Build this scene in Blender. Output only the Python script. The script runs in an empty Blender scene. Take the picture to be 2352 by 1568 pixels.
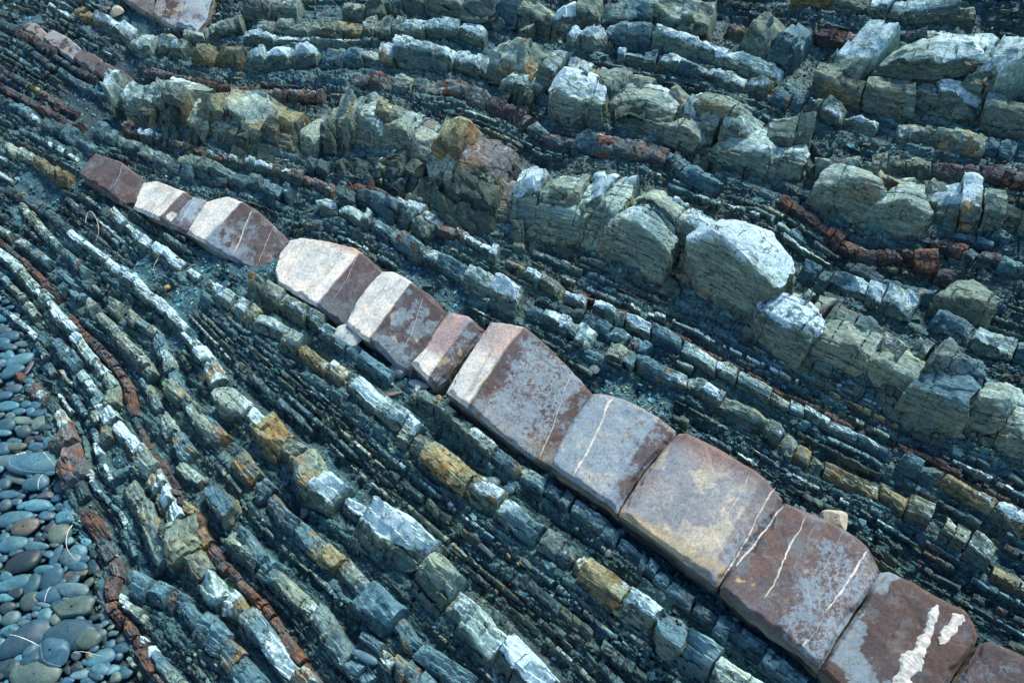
import bpy, math, random
import numpy as np

# ------------------------------------------------------------------ camera, sky, sun, exposure
S = bpy.context.scene
CAM_H, PITCH, LENS, DC = 3.4, 50.0, 30.0, 3.8
cam = bpy.data.cameras.new('camera'); camo = bpy.data.objects.new('camera', cam)
S.collection.objects.link(camo); S.camera = camo
camo.location = (0, 0, CAM_H); camo.rotation_euler = (math.radians(90 - PITCH), 0, 0)
cam.lens = LENS; cam.sensor_width = 36; cam.clip_start = 0.05; cam.clip_end = 200

SUN_EL, SUN_AZ = 52.0, 35.0           # azimuth measured from +Y towards +X
w_ = bpy.data.worlds.new('World'); S.world = w_; w_.use_nodes = True
nt = w_.node_tree; bg = nt.nodes['Background']; sk = nt.nodes.new('ShaderNodeTexSky')
sk.sky_type = 'NISHITA'; sk.sun_disc = False
sk.ozone_density = 4.5; sk.dust_density = .3; sk.sun_elevation = math.radians(SUN_EL); sk.sun_rotation = math.radians(SUN_AZ)
nt.links.new(sk.outputs[0], bg.inputs[0]); bg.inputs[1].default_value = 0.11
sl = bpy.data.lights.new('sun', 'SUN'); so = bpy.data.objects.new('sun', sl); S.collection.objects.link(so)
sl.energy = 3.1; sl.angle = math.radians(12); sl.color = (1.0, 0.965, 0.89)
so.rotation_euler = (math.radians(90 - SUN_EL), 0, math.radians(180 - SUN_AZ))
S.view_settings.view_transform = 'Standard'; S.view_settings.look = 'None'
S.view_settings.gamma = 1; S.view_settings.use_curve_mapping = False
S.view_settings.exposure = 1.17

# ------------------------------------------------------------------ numeric helpers
rng = np.random.default_rng(11)
def _h(ix, iy, iz, seed):
    n = (ix.astype(np.int64)*73856093) ^ (iy.astype(np.int64)*19349663) ^ (iz.astype(np.int64)*83492791) ^ (seed*2654435761)
    n &= 0xffffffff
    n = ((n ^ (n >> 16))*0x45d9f3b) & 0xffffffff
    n = ((n ^ (n >> 16))*0x45d9f3b) & 0xffffffff
    n = n ^ (n >> 16)
    return n/4294967295.0
def rnd2(a, b=0, seed=0):
    a = np.asarray(a); b = np.broadcast_to(np.asarray(b), a.shape)
    return _h(a, b, np.zeros_like(a), seed)
def vn(P, seed=0):
    i = np.floor(P).astype(np.int64); f = P - i; f = f*f*(3 - 2*f)
    x, y, z = i[..., 0], i[..., 1], i[..., 2]; fx, fy, fz = f[..., 0], f[..., 1], f[..., 2]
    r = 0
    for dx in (0, 1):
        wx = fx if dx else 1 - fx
        for dy in (0, 1):
            wy = fy if dy else 1 - fy
            for dz in (0, 1):
                r = r + wx*wy*(fz if dz else 1 - fz)*_h(x + dx, y + dy, z + dz, seed)
    return r*2 - 1
def vn2(x, y, seed=0): return vn(np.stack([x, y, np.full_like(x, .37)], -1), seed)
def fbm(P, o=3, seed=0):
    r = 0; a = 1.0
    for k in range(o): r = r + a*vn(P*2.03**k, seed + k*7); a *= .5
    return r/1.75
def fbm2(x, y, o=3, seed=0): return fbm(np.stack([x, y, np.full_like(x, .37)], -1), o, seed)
def sst(a, b, x): t = np.clip((x - a)/(b - a), 0, 1); return t*t*(3 - 2*t)

# ------------------------------------------------------------------ the lie of the land (F units: photograph 2352 wide)
p_ = math.radians(PITCH); FW = np.array([0, math.cos(p_), -math.sin(p_)]); RT = np.array([1., 0, 0]); UP = np.cross(RT, FW)
CC = np.array([0, 0, CAM_H]); KK = 36/LENS/2352
def ray(x, y):
    x = np.asarray(x, float); y = np.asarray(y, float)
    return FW + RT*((x - 1176)*KK)[..., None] - UP*((y - 784)*KK)[..., None]
def ground(x, y, z=0.0):
    d = ray(x, y); return CC + d*((z - CC[2])/d[..., 2])[..., None]
A_, B_, C_ = ground(0, 682), ground(283, 1568), CC + FW*DC
N_ = np.cross(B_ - A_, C_ - A_); N_ /= np.linalg.norm(N_); N_ *= np.sign(N_[2])
E1 = RT - N_*(RT @ N_); E1 /= np.linalg.norm(E1); E2 = np.cross(N_, E1)
ORG = C_
def W(a, b, h): return ORG + a[..., None]*E1 + b[..., None]*E2 + h[..., None]*N_
def plane_hit(x, y, h=0.0):
    d = ray(x, y); t = ((ORG - CC) @ N_ + h)/(d @ N_); P = CC + d*t[..., None] - ORG
    return np.stack([P @ E1, P @ E2], -1)
# low relief of the outcrop: (F x, F y, radius F, height m)
REL = [(230, 262, 120, -.13), (150, 200, 90, -.06), (330, 60, 90, -.06), (95, 455, 80, -.07), (500, 265, 80, .05), (900, 290, 110, .08), (1090, 390, 90, .08),
       (1350, 440, 110, .09), (1500, 540, 90, .08), (1700, 590, 110, .12), (1930, 780, 90, .07), (2180, 900, 90, .07),
       (1330, 200, 100, .08), (1680, 300, 90, .06), (1990, 440, 90, .07), (2100, 190, 110, .07), (2320, 80, 90, -.15), (1900, 150, 60, -.06),
       (1000, 420, 60, -.04), (1560, 640, 90, -.05), (1300, 590, 80, -.04), (2100, 1290, 90, -.05), (1500, 1240, 70, -.04),
       (1560, 380, 80, -.04), (2150, 680, 70, -.03), (380, 1290, 60, -.03), (1000, 1180, 90, -.05), (860, 1080, 70, -.04)]
RELW = [(plane_hit(x, y), r*.0019*1.1, hh) for x, y, r, hh in REL]
def relief(a, b):
    r = 0.018*fbm2(a*1.3, b*1.3, 2, 5)
    for (c, s, hh) in RELW: r = r + hh*np.exp(-((a - c[0])**2 + (b - c[1])**2)/(s*s))
    return r
def hit(x, y, h=0.0):
    x = np.asarray(x, float); y = np.asarray(y, float); q = plane_hit(x, y, h)
    for _ in range(6): q = plane_hit(x, y, h + relief(q[..., 0], q[..., 1]))
    return q

# ------------------------------------------------------------------ beds of rock traced from the photograph
# label | mix | width (F, one or two) | points; dark D and B mixes at upper left carry painted shade
BEDS = '''
olive laminated ledge directly below the brown and cream slabs|OOOG|34 40|580,668 660,715 740,760 830,820 905,880
olive grey stepped ledge under the middle brown slabs|OGG|32 44|953,909 1008,940 1056,975 1111,1020 1182,1080 1251,1117 1320,1166 1440,1262 1509,1321 1595,1393 1664,1441 1750,1500 1860,1590
long white topped ledge with ochre patches, second ledge below the brown slabs|WWWYW|24 44|262,490 327,555 385,592 445,635 510,680 600,742 694,800 746,845 815,890 884,945 952,998
broken ochre and white ledge ending at a round blue grey stone|OYWGYW|50 46|935,1005 1004,1050 1056,1094 1125,1150 1176,1180 1217,1224 1286,1269 1355,1321 1441,1383 1500,1420
pale ledge beyond the round grey stone at the lower edge|GWOW|56 60|1560,1480 1620,1520 1678,1568 1750,1620
slender snow white ledge curving down from the scree|W|20 34|172,544 241,596 275,627 317,654 344,685 379,713 406,744 441,789 471,823 499,854 520,893
thick white and ochre ledge above the dark lower hollow|WYOWWOWW|48 72|545,925 602,971 660,1028 718,1068 729,1107 780,1148 849,1204 918,1252 970,1315 1021,1365 1073,1407 1125,1458 1176,1503 1215,1545 1275,1605
upper part of the thin rust red ledge left of the white ledge|RBDRB|12 16|-30,530 0,553 31,582 62,610 96,644 120,672 150,692
broken rust red ledge with purple blocks running to the lower edge|RBMRDRB|16 30|165,730 193,765 241,816 282,861 303,895 312,957 344,1020 379,1076 406,1124 412,1160
orange and rust ledge ending in a white crusted tail|YRBMRMRM|26 34|425,1165 470,1192 466,1231 492,1271 533,1314 578,1365 620,1403 642,1441 668,1482 700,1525 735,1568 770,1625
white ledge along the left edge beneath the thin red ledge|WOW|18 28|-20,575 20,595 50,622 85,665 125,705 150,745 178,770
white and olive ledge with a dark shaded end|WWO|30 34|186,782 206,813 241,854 272,893 275,930
bright ledge that hugs the rust red ledge in its middle|WOWW|34 50|275,985 310,1022 340,1060 370,1100 392,1150 410,1195
thick pale ledge in the lower left with blue and ochre blocks|OYGWWOGWW|44 66|430,1205 442,1262 478,1318 516,1365 568,1420 606,1466 645,1520 690,1580
mottled red and cream ledge bordering the pebbles|RMDCMRD|22 34|45,861 69,882 96,913 131,940 150,970 156,1006 170,1044 184,1080 196,1118 208,1155
purple red ledge bordering the lower pebbles|RDMRBRM|34 30|203,1183 227,1214 241,1248 272,1283 277,1321 260,1365 265,1403 293,1434 320,1472 332,1503 355,1534 385,1570 430,1620
row of small blue grey blocks left of the mottled red ledge|GG|22 28|103,778 138,803 165,827 190,850
bright blocks between the two rust red ledges|WGW|22 30|190,862 220,902 236,935 262,975
thin white row beside the mottled red ledge|WGDWG|8 10|140,910 175,960 203,1030 205,1087 224,1124 262,1165
thin white row below it, stepping towards the purple red ledge|GWDG|9 12|262,1166 285,1180 300,1215 306,1252 320,1290
olive and grey blocks in the lower left corner of the outcrop|OGOG|36 44|305,1125 330,1168 352,1215 366,1255 385,1300
short blue grey ledge with a black joint|GGG|40 56|322,1345 372,1366 413,1386 452,1425 509,1475 560,1530 600,1590
bright plank like blocks beside the purple red ledge|WOC|22 26|284,1380 310,1400 338,1425
white and grey row between purple red ledge and blue grey ledge|WGO|20 26|330,1470 352,1500 390,1540 430,1590
olive row along the upper left of the pebbles|OG|16 22|-20,515 17,541 69,572 114,606 155,641 180,668
thin olive row starting in the flaky scree at left|OG|18 22|60,480 114,551 148,586 179,610 206,637
olive grey row between the red and the white ledge|GOO|20 30|148,661 193,692 220,723 255,754 275,780 303,803 334,833 358,870
laminated olive row below the slender white ledge|OGO|24 32|262,703 310,735 358,768 379,809 396,845 410,906 447,944 482,992 523,1035
blue grey ledge with one ochre block in the lower middle|GGYGGG|36 48|600,1125 619,1148 660,1200 712,1241 760,1283 794,1321 832,1355 873,1393 918,1441 953,1486 1004,1527 1070,1580
olive and blue row above the white crusted red ledge|GOOG|34 44|555,1235 604,1298 653,1338 694,1372 729,1405 756,1440 780,1480 810,1520 850,1570
olive banded blocks below the blue ledge of the lower middle|OOG|42 44|425,1075 455,1105 490,1140 530,1195
grey olive blocks between the orange ledge and the blue ledge|OG|30 42|376,962 406,1005 440,1050
shelving olive blocks of the lower middle hollow|OG|32 38|540,1240 585,1276 625,1310
grey blocks on the dark face at the lower edge|GOG|40 50|840,1470 880,1500 930,1545 985,1600
pale rusty ledge winding through the dark gully at upper left|YWCWOYWW|22 30|193,34 220,52 262,72 303,100 344,120 400,122 447,138 509,146 551,148 602,160 667,150 720,152
blocky grey white ledge continuing above the thick pale bed|GWGW|30 30|740,150 794,148 829,151 884,145 935,145 980,151 1032,151 1083,163 1131,172
rusty thin row in the blue scree of the upper left|BDYB|12 15|-20,155 7,165 62,196 103,224 148,251 182,266
dark row with pale corners in the left shadow|DGWDG|16 18|-20,225 0,234 41,255 89,282 138,310 193,337 218,352
yellow cream row above the scree at the left edge|CCY|16 22|-20,318 0,327 27,350 69,372 107,389 138,410 162,418
two thin white splinters above the dark square slab|W|8 9|118,342 148,356 182,374
short white splinter row on the left edge|W|8 9|-20,395 0,403 34,422
rust capped white row crossing below the thick pale bed|MWRWM|16 22|268,296 327,310 379,327 447,348 499,368 551,382 609,388 671,406 719,424 765,442
rust and white row going on right above the cream slab|RWMW|22 20|800,436 867,444 895,460 925,482 980,503 1015,527 1056,544 1111,575 1150,592
small rusty blocks on the shale left of the thin red seam|MWY|16 20|1165,604 1205,625 1240,648 1290,678
pale grey crumbling row above the cream topped slab|GOG|20 28|241,320 310,344 361,365 413,389 482,403 551,420 620,434 665,455
square grey white blocks stepping down above the cream slabs|WGGW|26 40|735,490 815,492 849,515 911,552 963,586 1008,606 1052,630 1097,654 1145,675 1187,697
long pale laminated ledge above the right hand brown slabs|GWOGWOOOYYO|36 40|1215,722 1293,754 1368,792 1458,837 1527,875 1613,900 1699,958 1768,992 1823,1050 1926,1100 1978,1121 2030,1140 2092,1176 2150,1207 2202,1241 2275,1292
pale grey blocks beneath the long red seam|WWGWOWG|24 24|1303,687 1355,711 1441,749 1492,770 1561,801 1630,839 1699,873 1751,904 1789,927 1858,955 1926,994 2006,1030 2050,1058
long thin rust red seam through the middle right|RRRB|9 12|1308,668 1355,691 1441,729 1492,748 1561,779 1630,817 1699,851 1751,880 1789,906 1858,932 1926,973 1990,1003
ochre and grey end of the thin red seam at the right edge|GYWY|34 34|2066,1062 2099,1081 2178,1112 2236,1147 2305,1180 2352,1215 2400,1250
dark red seam above the ochre blocks at the right edge|RBR|14 16|2066,1028 2120,1052 2178,1082 2240,1116 2300,1148 2352,1185 2400,1215
thin bluish white streak of stone in the dark shale|W|9 11|1451,708 1520,735 1578,756 1637,789 1700,818 1778,858 1840,885
rust red ledge that bends and dips in the upper right|RBRMBR|24 34|1789,466 1830,492 1868,517 1913,551 1950,582 1985,596 2030,594 2081,600 2138,612
dark purple and rust blocks after the bend of the red ledge|BBR|30 40|2150,635 2200,648 2240,660 2285,668
blocky grey ledge right of the huge white boulder|GWWGWG|32 40|1840,630 1885,654 1944,675 2023,696 2081,723 2126,741 2185,765 2271,802 2340,820 2400,845
white ledge stepping down behind the pale rounded blocks|WGWWG|24 28|1420,138 1551,158 1623,176 1682,200 1740,213 1789,238 1830,254
row of large olive blocks with white corners at upper right|OOWO|46 52|1871,207 1926,220 1981,234 2050,243 2116,244 2164,246 2212,265 2278,282 2350,299 2410,310
lower olive row with blue white ends at upper right|OWOG|32 38|1860,255 1926,285 1988,299 2044,323 2099,322 2167,332 2236,347 2302,361 2370,385
thick white capped ledge under the red ledge at upper right|WOWW|54 64|1944,155 2013,168 2085,175 2167,175 2236,184 2305,210
purple knobbly row over the shaded hollow at upper right|BRMB|22 26|1850,92 1913,90 1978,110 2035,138
smooth rust red bar at the upper right|RR|22 26|2037,138 2099,138 2167,139 2222,143
olive blocks with yellow tops along the top edge right|YOWO|28 32|1823,8 1910,14 1961,31 2030,33 2081,45 2150,45 2230,48
dark peaked blocks left of the shaded hollow|OOG|56 70|1730,100 1775,125 1815,140
pale olive lumps along the top edge, middle left|OCOO|30 38|584,28 660,43 739,45 787,38 849,48 901,38 960,26
cream and olive row under the lumps of the top edge|COYO|20 26|595,72 660,74 712,79 798,83 843,86 900,78 930,76
thin white row above the dark scree band|WC|15 18|568,98 636,100 700,97 746,103 815,107 872,107
white topped blocks in the top middle|WW|24 28|935,79 987,83 1056,83 1108,96
pale blocks next to the dark scree of the top middle|WO|22 26|1132,65 1177,76 1215,92
big pale lumps on the top edge centre|WOG|44 56|1004,10 1056,22 1125,34 1165,24 1195,34
small rust red cap on the top edge|R|16 18|862,12 918,16 955,26
rust red blocks on the top edge right of centre|R|20 24|1165,-6 1187,8 1215,32
tumbled olive blocks beneath the top edge|OOWOOGOWO|40 56|1200,62 1237,60 1279,72 1337,60 1396,65 1434,62 1468,54 1537,66 1578,76 1640,82
white blocks scattered on the scree at top|WGWW|26 32|1313,103 1368,120 1420,105 1499,117 1545,122 1609,131 1647,145 1700,165 1754,182 1800,200
long thin red strip close to the top edge|RM|11 13|1303,17 1350,22 1475,34 1527,38 1578,41 1630,50
rusty single blocks right of the tumbled olive blocks|RYB|20 26|1668,78 1700,86 1745,100
mauve red thin row at the head of the thick pale bed|MRM|13 15|337,172 413,182 465,193 516,210 574,213 626,224 688,227 740,228
mauve row with pale slabs behind the thick pale bed|MCCMB|20 26|811,189 867,193 918,206 970,210 1004,220 1066,222 1111,241 1159,262 1205,285
muted purple row descending in front of the concave boulders|MGMG|22 26|1205,290 1251,325 1303,344 1341,343 1389,354 1441,358 1500,370 1544,384 1590,415 1640,438
cream row left of the lumps near the top|CO|16 20|413,93 482,96 509,80 568,72
crumbly grey olive lumps below the thick pale bed|DLOLD|30 34|715,395 760,398 810,392 880,405 930,425
pale stone row under the rust stained block|DGO|34 36|790,470 850,462 930,500 985,540
blue grey row below the rust capped row, left part|DGD|22 26|400,392 440,412 500,428 545,432
ochre stained ledge in the bottom right corner|YOY|34 38|2275,1318 2320,1340 2360,1362 2420,1390
grey laminated row above the long pale ledge|DG|22 26|1235,690 1300,722 1370,755 1440,790 1500,822
fine row crossing the upper left slope|DB|12 14|-20,60 30,72 80,95 130,130
fine dark row under the gully slabs|DB|11 12|90,110 150,150 210,178 270,216 285,225
grey row above the yellow cream row|DGD|13 15|-20,268 30,292 90,325 150,352 190,372
brown row left of the blue scree|BDB|12 14|-20,190 40,222 90,248 140,278 190,300
dark blocks beneath the left scree|DG|12 14|60,112 110,150 160,182 210,212 262,238
grey row left of the slender white ledge|DGD|16 20|20,440 80,470 130,505 172,540
pale fine row next to the pebbles|GWG|12 14|-20,700 40,735 80,770 115,830 130,870
fine blue row right of the mottled red ledge|GW|12 14|170,905 205,960 228,1010 240,1060 262,1110
grey stub row below the blocks at left|GO|20 24|-20,625 20,650 60,690 95,735
olive stumps right of the mottled red ledge|OG|26 32|225,960 250,1000 262,1040 292,1090
grey olive stumps beside the bright ledge|GOG|22 30|330,880 352,915 372,950
jutting olive blocks under the mid dark slope|OGY|30 36|395,895 430,925 470,960 510,1010 560,1055 590,1100
thin grey row in the lower right shale|DG|14 16|1300,1010 1350,1060 1440,1130 1560,1215 1640,1290 1750,1380 1850,1470
thin grey row in the right shale|GD|13 15|1900,1010 1990,1050 2080,1110 2180,1170 2260,1215
fine row among the right hand shale|DG|12 14|1560,690 1650,725 1740,765 1820,800 1900,850 1980,900
grey olive row under the huge boulder|ODG|26 30|1560,640 1640,680 1700,720 1770,770 1830,810 1920,850 2000,885
dark row along the upper right edge|DOD|20 24|2000,80 2080,95 2160,100 2240,100 2320,130
brown banded row right of the bent red ledge|DBG|22 26|2060,540 2130,560 2210,590 2290,615 2370,640
shaly grey row above the blocky grey ledge|DG|18 22|1940,620 2010,650 2080,680 2150,700
white spilled ledge running to the right edge|WWOW|46 56|2125,470 2180,488 2240,500 2300,512 2380,535
laminated olive body under the left part of the thick pale bed|L|62 66|310,292 400,300 500,330 600,350 690,352
laminated olive body under the rust stained middle of the thick pale bed|L|80 84|770,335 860,360 930,400 985,442 1060,486 1120,505
laminated olive body under the white cracked blocks|L|76 86|1180,545 1260,548 1350,560 1420,592 1500,632 1560,665
laminated olive body under the huge white boulder and its neighbours|L|80 60|1600,655 1680,700 1740,755 1830,822 1920,862 2010,898 2080,945
banded olive shelf along the right end of the thick pale bed|L|50 56|2080,965 2160,985 2240,990 2320,1005 2400,1040
crumbling olive shelf under the tall white faced block|L|60 64|1150,225 1230,252 1300,275 1400,288 1500,305
crumbling olive shelf under the banded white block|L|60 66|1560,345 1640,372 1720,392 1800,405 1860,415
banded shelf under the two olive pyramid blocks|L|60 60|1880,480 1960,495 2050,515 2130,520
continuous olive rock joining the white crusted blocks at the left end of the thick bed|WCWOYCY|56 62|288,232 350,238 420,245 500,278 600,288 690,316
continuous olive and rusty rock joining the high blocks of the thick bed|OCYOCWYRRM|64 84|770,300 835,294 905,306 980,330 1060,368 1150,405 1205,450
continuous cracked rock joining the white blocks and the huge white boulder|WOWWOWO|84 88|1195,470 1290,465 1400,472 1480,498 1560,535 1660,582 1745,640
continuous olive rock joining the blocks below the huge boulder|WOGOOGO|76 74|1735,665 1820,722 1930,775 2060,830 2170,893 2280,925 2410,965
continuous pale rock joining the tall white faced block and its neighbours|WOWOOWO|56 62|1140,172 1240,180 1330,200 1470,232 1560,270 1650,312 1770,342 1860,355
continuous olive rock joining the two pyramid blocks|OOWO|62 66|1870,415 1950,420 2060,448 2145,474
banded brown row below the lower olive row|DOB|22 26|1850,345 1930,375 2010,385 2080,392 2170,398 2260,410 2350,430
grey laminated row left of the spilled white ledge|DGD|24 26|1640,385 1700,400 1760,425 1820,445 1880,470'''
# palette: top rgb, side rgb, white crust amount, height factor
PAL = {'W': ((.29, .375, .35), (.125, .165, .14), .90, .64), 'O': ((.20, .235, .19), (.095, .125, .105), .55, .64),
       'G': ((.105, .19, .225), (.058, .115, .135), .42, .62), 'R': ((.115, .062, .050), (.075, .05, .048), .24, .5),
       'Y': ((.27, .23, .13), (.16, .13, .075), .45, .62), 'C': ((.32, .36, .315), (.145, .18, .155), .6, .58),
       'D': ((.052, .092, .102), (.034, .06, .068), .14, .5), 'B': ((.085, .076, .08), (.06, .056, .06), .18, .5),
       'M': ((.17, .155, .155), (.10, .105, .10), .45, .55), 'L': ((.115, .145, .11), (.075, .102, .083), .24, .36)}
PART = {'W': 'white_crusted_block', 'O': 'olive_block', 'G': 'grey_block', 'R': 'rust_red_block', 'Y': 'ochre_block', 'C': 'cream_block', 'D': 'dark_block', 'B': 'brown_block', 'M': 'mauve_block', 'L': 'laminated_block'}

class Bed: pass
def parse_beds():
    out = []
    for ln in BEDS.strip().split('\n'):
        lab, mix, w, pts = ln.split('|')
        P = np.array([[float(v) for v in q.split(',')] for q in pts.split()])
        ww = [float(v) for v in w.split()]; ww = ww*2 if len(ww) == 1 else ww
        # smooth resample in F
        d = np.r_[0, np.cumsum(np.hypot(*np.diff(P, axis=0).T))]; n = max(8, int(d[-1]/4))
        t = np.linspace(0, d[-1], n); X = np.interp(t, d, P[:, 0]); Y = np.interp(t, d, P[:, 1])
        for _ in range(8):
            X[1:-1] = .5*X[1:-1] + .25*(X[2:] + X[:-2]); Y[1:-1] = .5*Y[1:-1] + .25*(Y[2:] + Y[:-2])
        tx = np.gradient(X); ty = np.gradient(Y); l = np.hypot(tx, ty); tx /= l; ty /= l
        wf = np.interp(t, [0, d[-1]], ww)*(1.18 + .16*sst(1500, 1100, X)*sst(850, 1100, Y))*(1 + .12*np.interp(t/40, np.arange(int(d[-1]/40) + 2), rng.normal(0, 1, int(d[-1]/40) + 2)))
        lo = hit(X - ty*wf*.5*(1), Y + tx*wf*.5); up = hit(X + ty*wf*.5, Y - tx*wf*.5)
        c = (lo + up)/2; wid = np.hypot(*(up - lo).T)
        wid = wid*(.8 if mix.count('R') + mix.count('M') >= len(mix)*.6 else 1); b = Bed(); b.label = lab; b.mix = mix; b.F = np.stack([X, Y], -1)
        s = np.r_[0, np.cumsum(np.hypot(*np.diff(c, axis=0).T))]
        b.s = s; b.c = c; b.w = wid; tt = np.gradient(c, axis=0); tt /= np.hypot(*tt.T)[:, None]
        for _ in range(6): tt[1:-1] = .5*tt[1:-1] + .25*(tt[2:] + tt[:-2])
        tt /= np.hypot(*tt.T)[:, None]
        b.t = tt; b.n = np.stack([-tt[:, 1], tt[:, 0]], -1)
        out.append(b)
    return out
beds = parse_beds()

# central slabs and thick pale blocks: polygons of the top face in F units
# label | kind data | polygon
SLABS = [
 ('small split brown slab at the head of the gully', 'rust', .05, '45,64 58,44 84,52 101,69 84,85 62,76'),
 ('rusty cracked slab with a pale crust in the upper left gully', 'rustpale', .06, '93,84 115,60 148,80 177,102 160,133 125,112'),
 ('clean mauve brown slab in the upper left gully', 'brown', .06, '162,127 182,110 229,129 228,140 208,162 184,148'),
 ('dark brown slab with a white patch in the upper left gully', 'dark', .06, '212,162 236,138 280,160 323,191 308,206 282,210 246,190'),
 ('square dark brown slab standing alone above the cream slab', 'dark', .12, '179,399 217,351 275,370 318,399 303,451 275,456 224,430 193,411'),
 ('cracked cream slab streaked with dark lines, uppermost in the band', 'cream1', .10, '298,470 322,410 357,409 415,437 440,450 384,514 350,497'),
 ('narrow blue grey slab piece between cream and brown slabs', 'grey', .09, '384,515 440,449 473,461 427,530'),
 ('slab half cream and half dark brown with a long white vein', 'creambrown', .12, '427,530 473,461 523,450 590,480 650,530 642,560 628,580 604,598 570,598 545,592 480,562'),
 ('broad cream slab with a dark brown right end', 'creambrown2', .16, '626,613 638,575 660,543 688,538 750,552 812,570 850,595 880,624 868,650 846,675 815,712 789,742 739,710 690,680 636,644'),
 ('slab with a cream left half and map like grey patches on purple brown', 'map', .17, '794,741 815,700 850,655 880,627 904,627 946,651 987,675 1015,703 1011,720 990,758 966,792 945,820 929,837 894,820 856,785 832,772'),
 ('small pinkish slab with a cream foot squeezed between two larger slabs', 'pink', .14, '942,830 975,795 1000,755 1028,715 1073,725 1111,754 1096,775 1060,815 1025,862 997,882 970,858'),
 ('large speckled brown slab with a cream left edge', 'speckled', .20, '1025,896 1062,840 1095,790 1128,741 1173,748 1210,758 1250,785 1286,816 1330,858 1358,889 1351,902 1330,938 1303,975 1282,1015 1258,1054 1217,1033 1148,988 1083,940'),
 ('grey brown slab crossed by a thick white vein', 'greybrown', .22, '1262,1059 1285,1015 1318,955 1361,899 1389,901 1430,915 1468,933 1510,958 1551,988 1544,1005 1515,1035 1490,1060 1455,1110 1428,1150 1416,1173 1403,1159 1330,1108'),
 ('largest slab, smooth beige grey with a rusty border', 'beige', .24, '1422,1176 1440,1145 1480,1085 1525,1030 1558,994 1582,994 1650,1030 1720,1076 1760,1108 1794,1145 1785,1170 1750,1210 1700,1275 1647,1341 1590,1300 1520,1245 1458,1200'),
 ('reddish slab striped by two white veins with cream blotches', 'redgrey', .26, '1657,1345 1690,1295 1740,1235 1790,1165 1803,1154 1858,1178 1895,1194 1933,1214 1965,1235 1992,1259 2019,1307 2012,1335 1982,1376 1930,1450 1885,1531 1837,1486 1780,1442 1720,1400'),
 ('red brown slab with two blotches of white quartz at the lower right', 'quartz', .26, '1890,1534 1935,1460 1985,1385 2023,1317 2043,1314 2100,1345 2157,1376 2212,1403 2236,1434 2245,1458 2236,1482 2205,1525 2165,1590 2140,1640 2040,1640 1950,1590'),
 ('dark purple slab cut off by the lower right corner', 'purple', .24, '2165,1620 2205,1550 2250,1480 2271,1474 2310,1490 2352,1508 2420,1545 2440,1600 2380,1690 2260,1690'),
 ('olive brown left piece of the jointed slabs on the top edge', 'tan', .10, '262,-24 344,-34 356,0 350,34 310,16 285,2'),
 ('brownish middle piece of the jointed slabs on the top edge', 'rustpale', .12, '346,-34 428,-40 416,18 400,56 372,48 352,35 358,0'),
 ('blue grey right piece of the jointed slabs on the top edge', 'grey', .14, '430,-40 470,-40 484,-10 470,30 446,64 403,57 419,18'),
]
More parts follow.
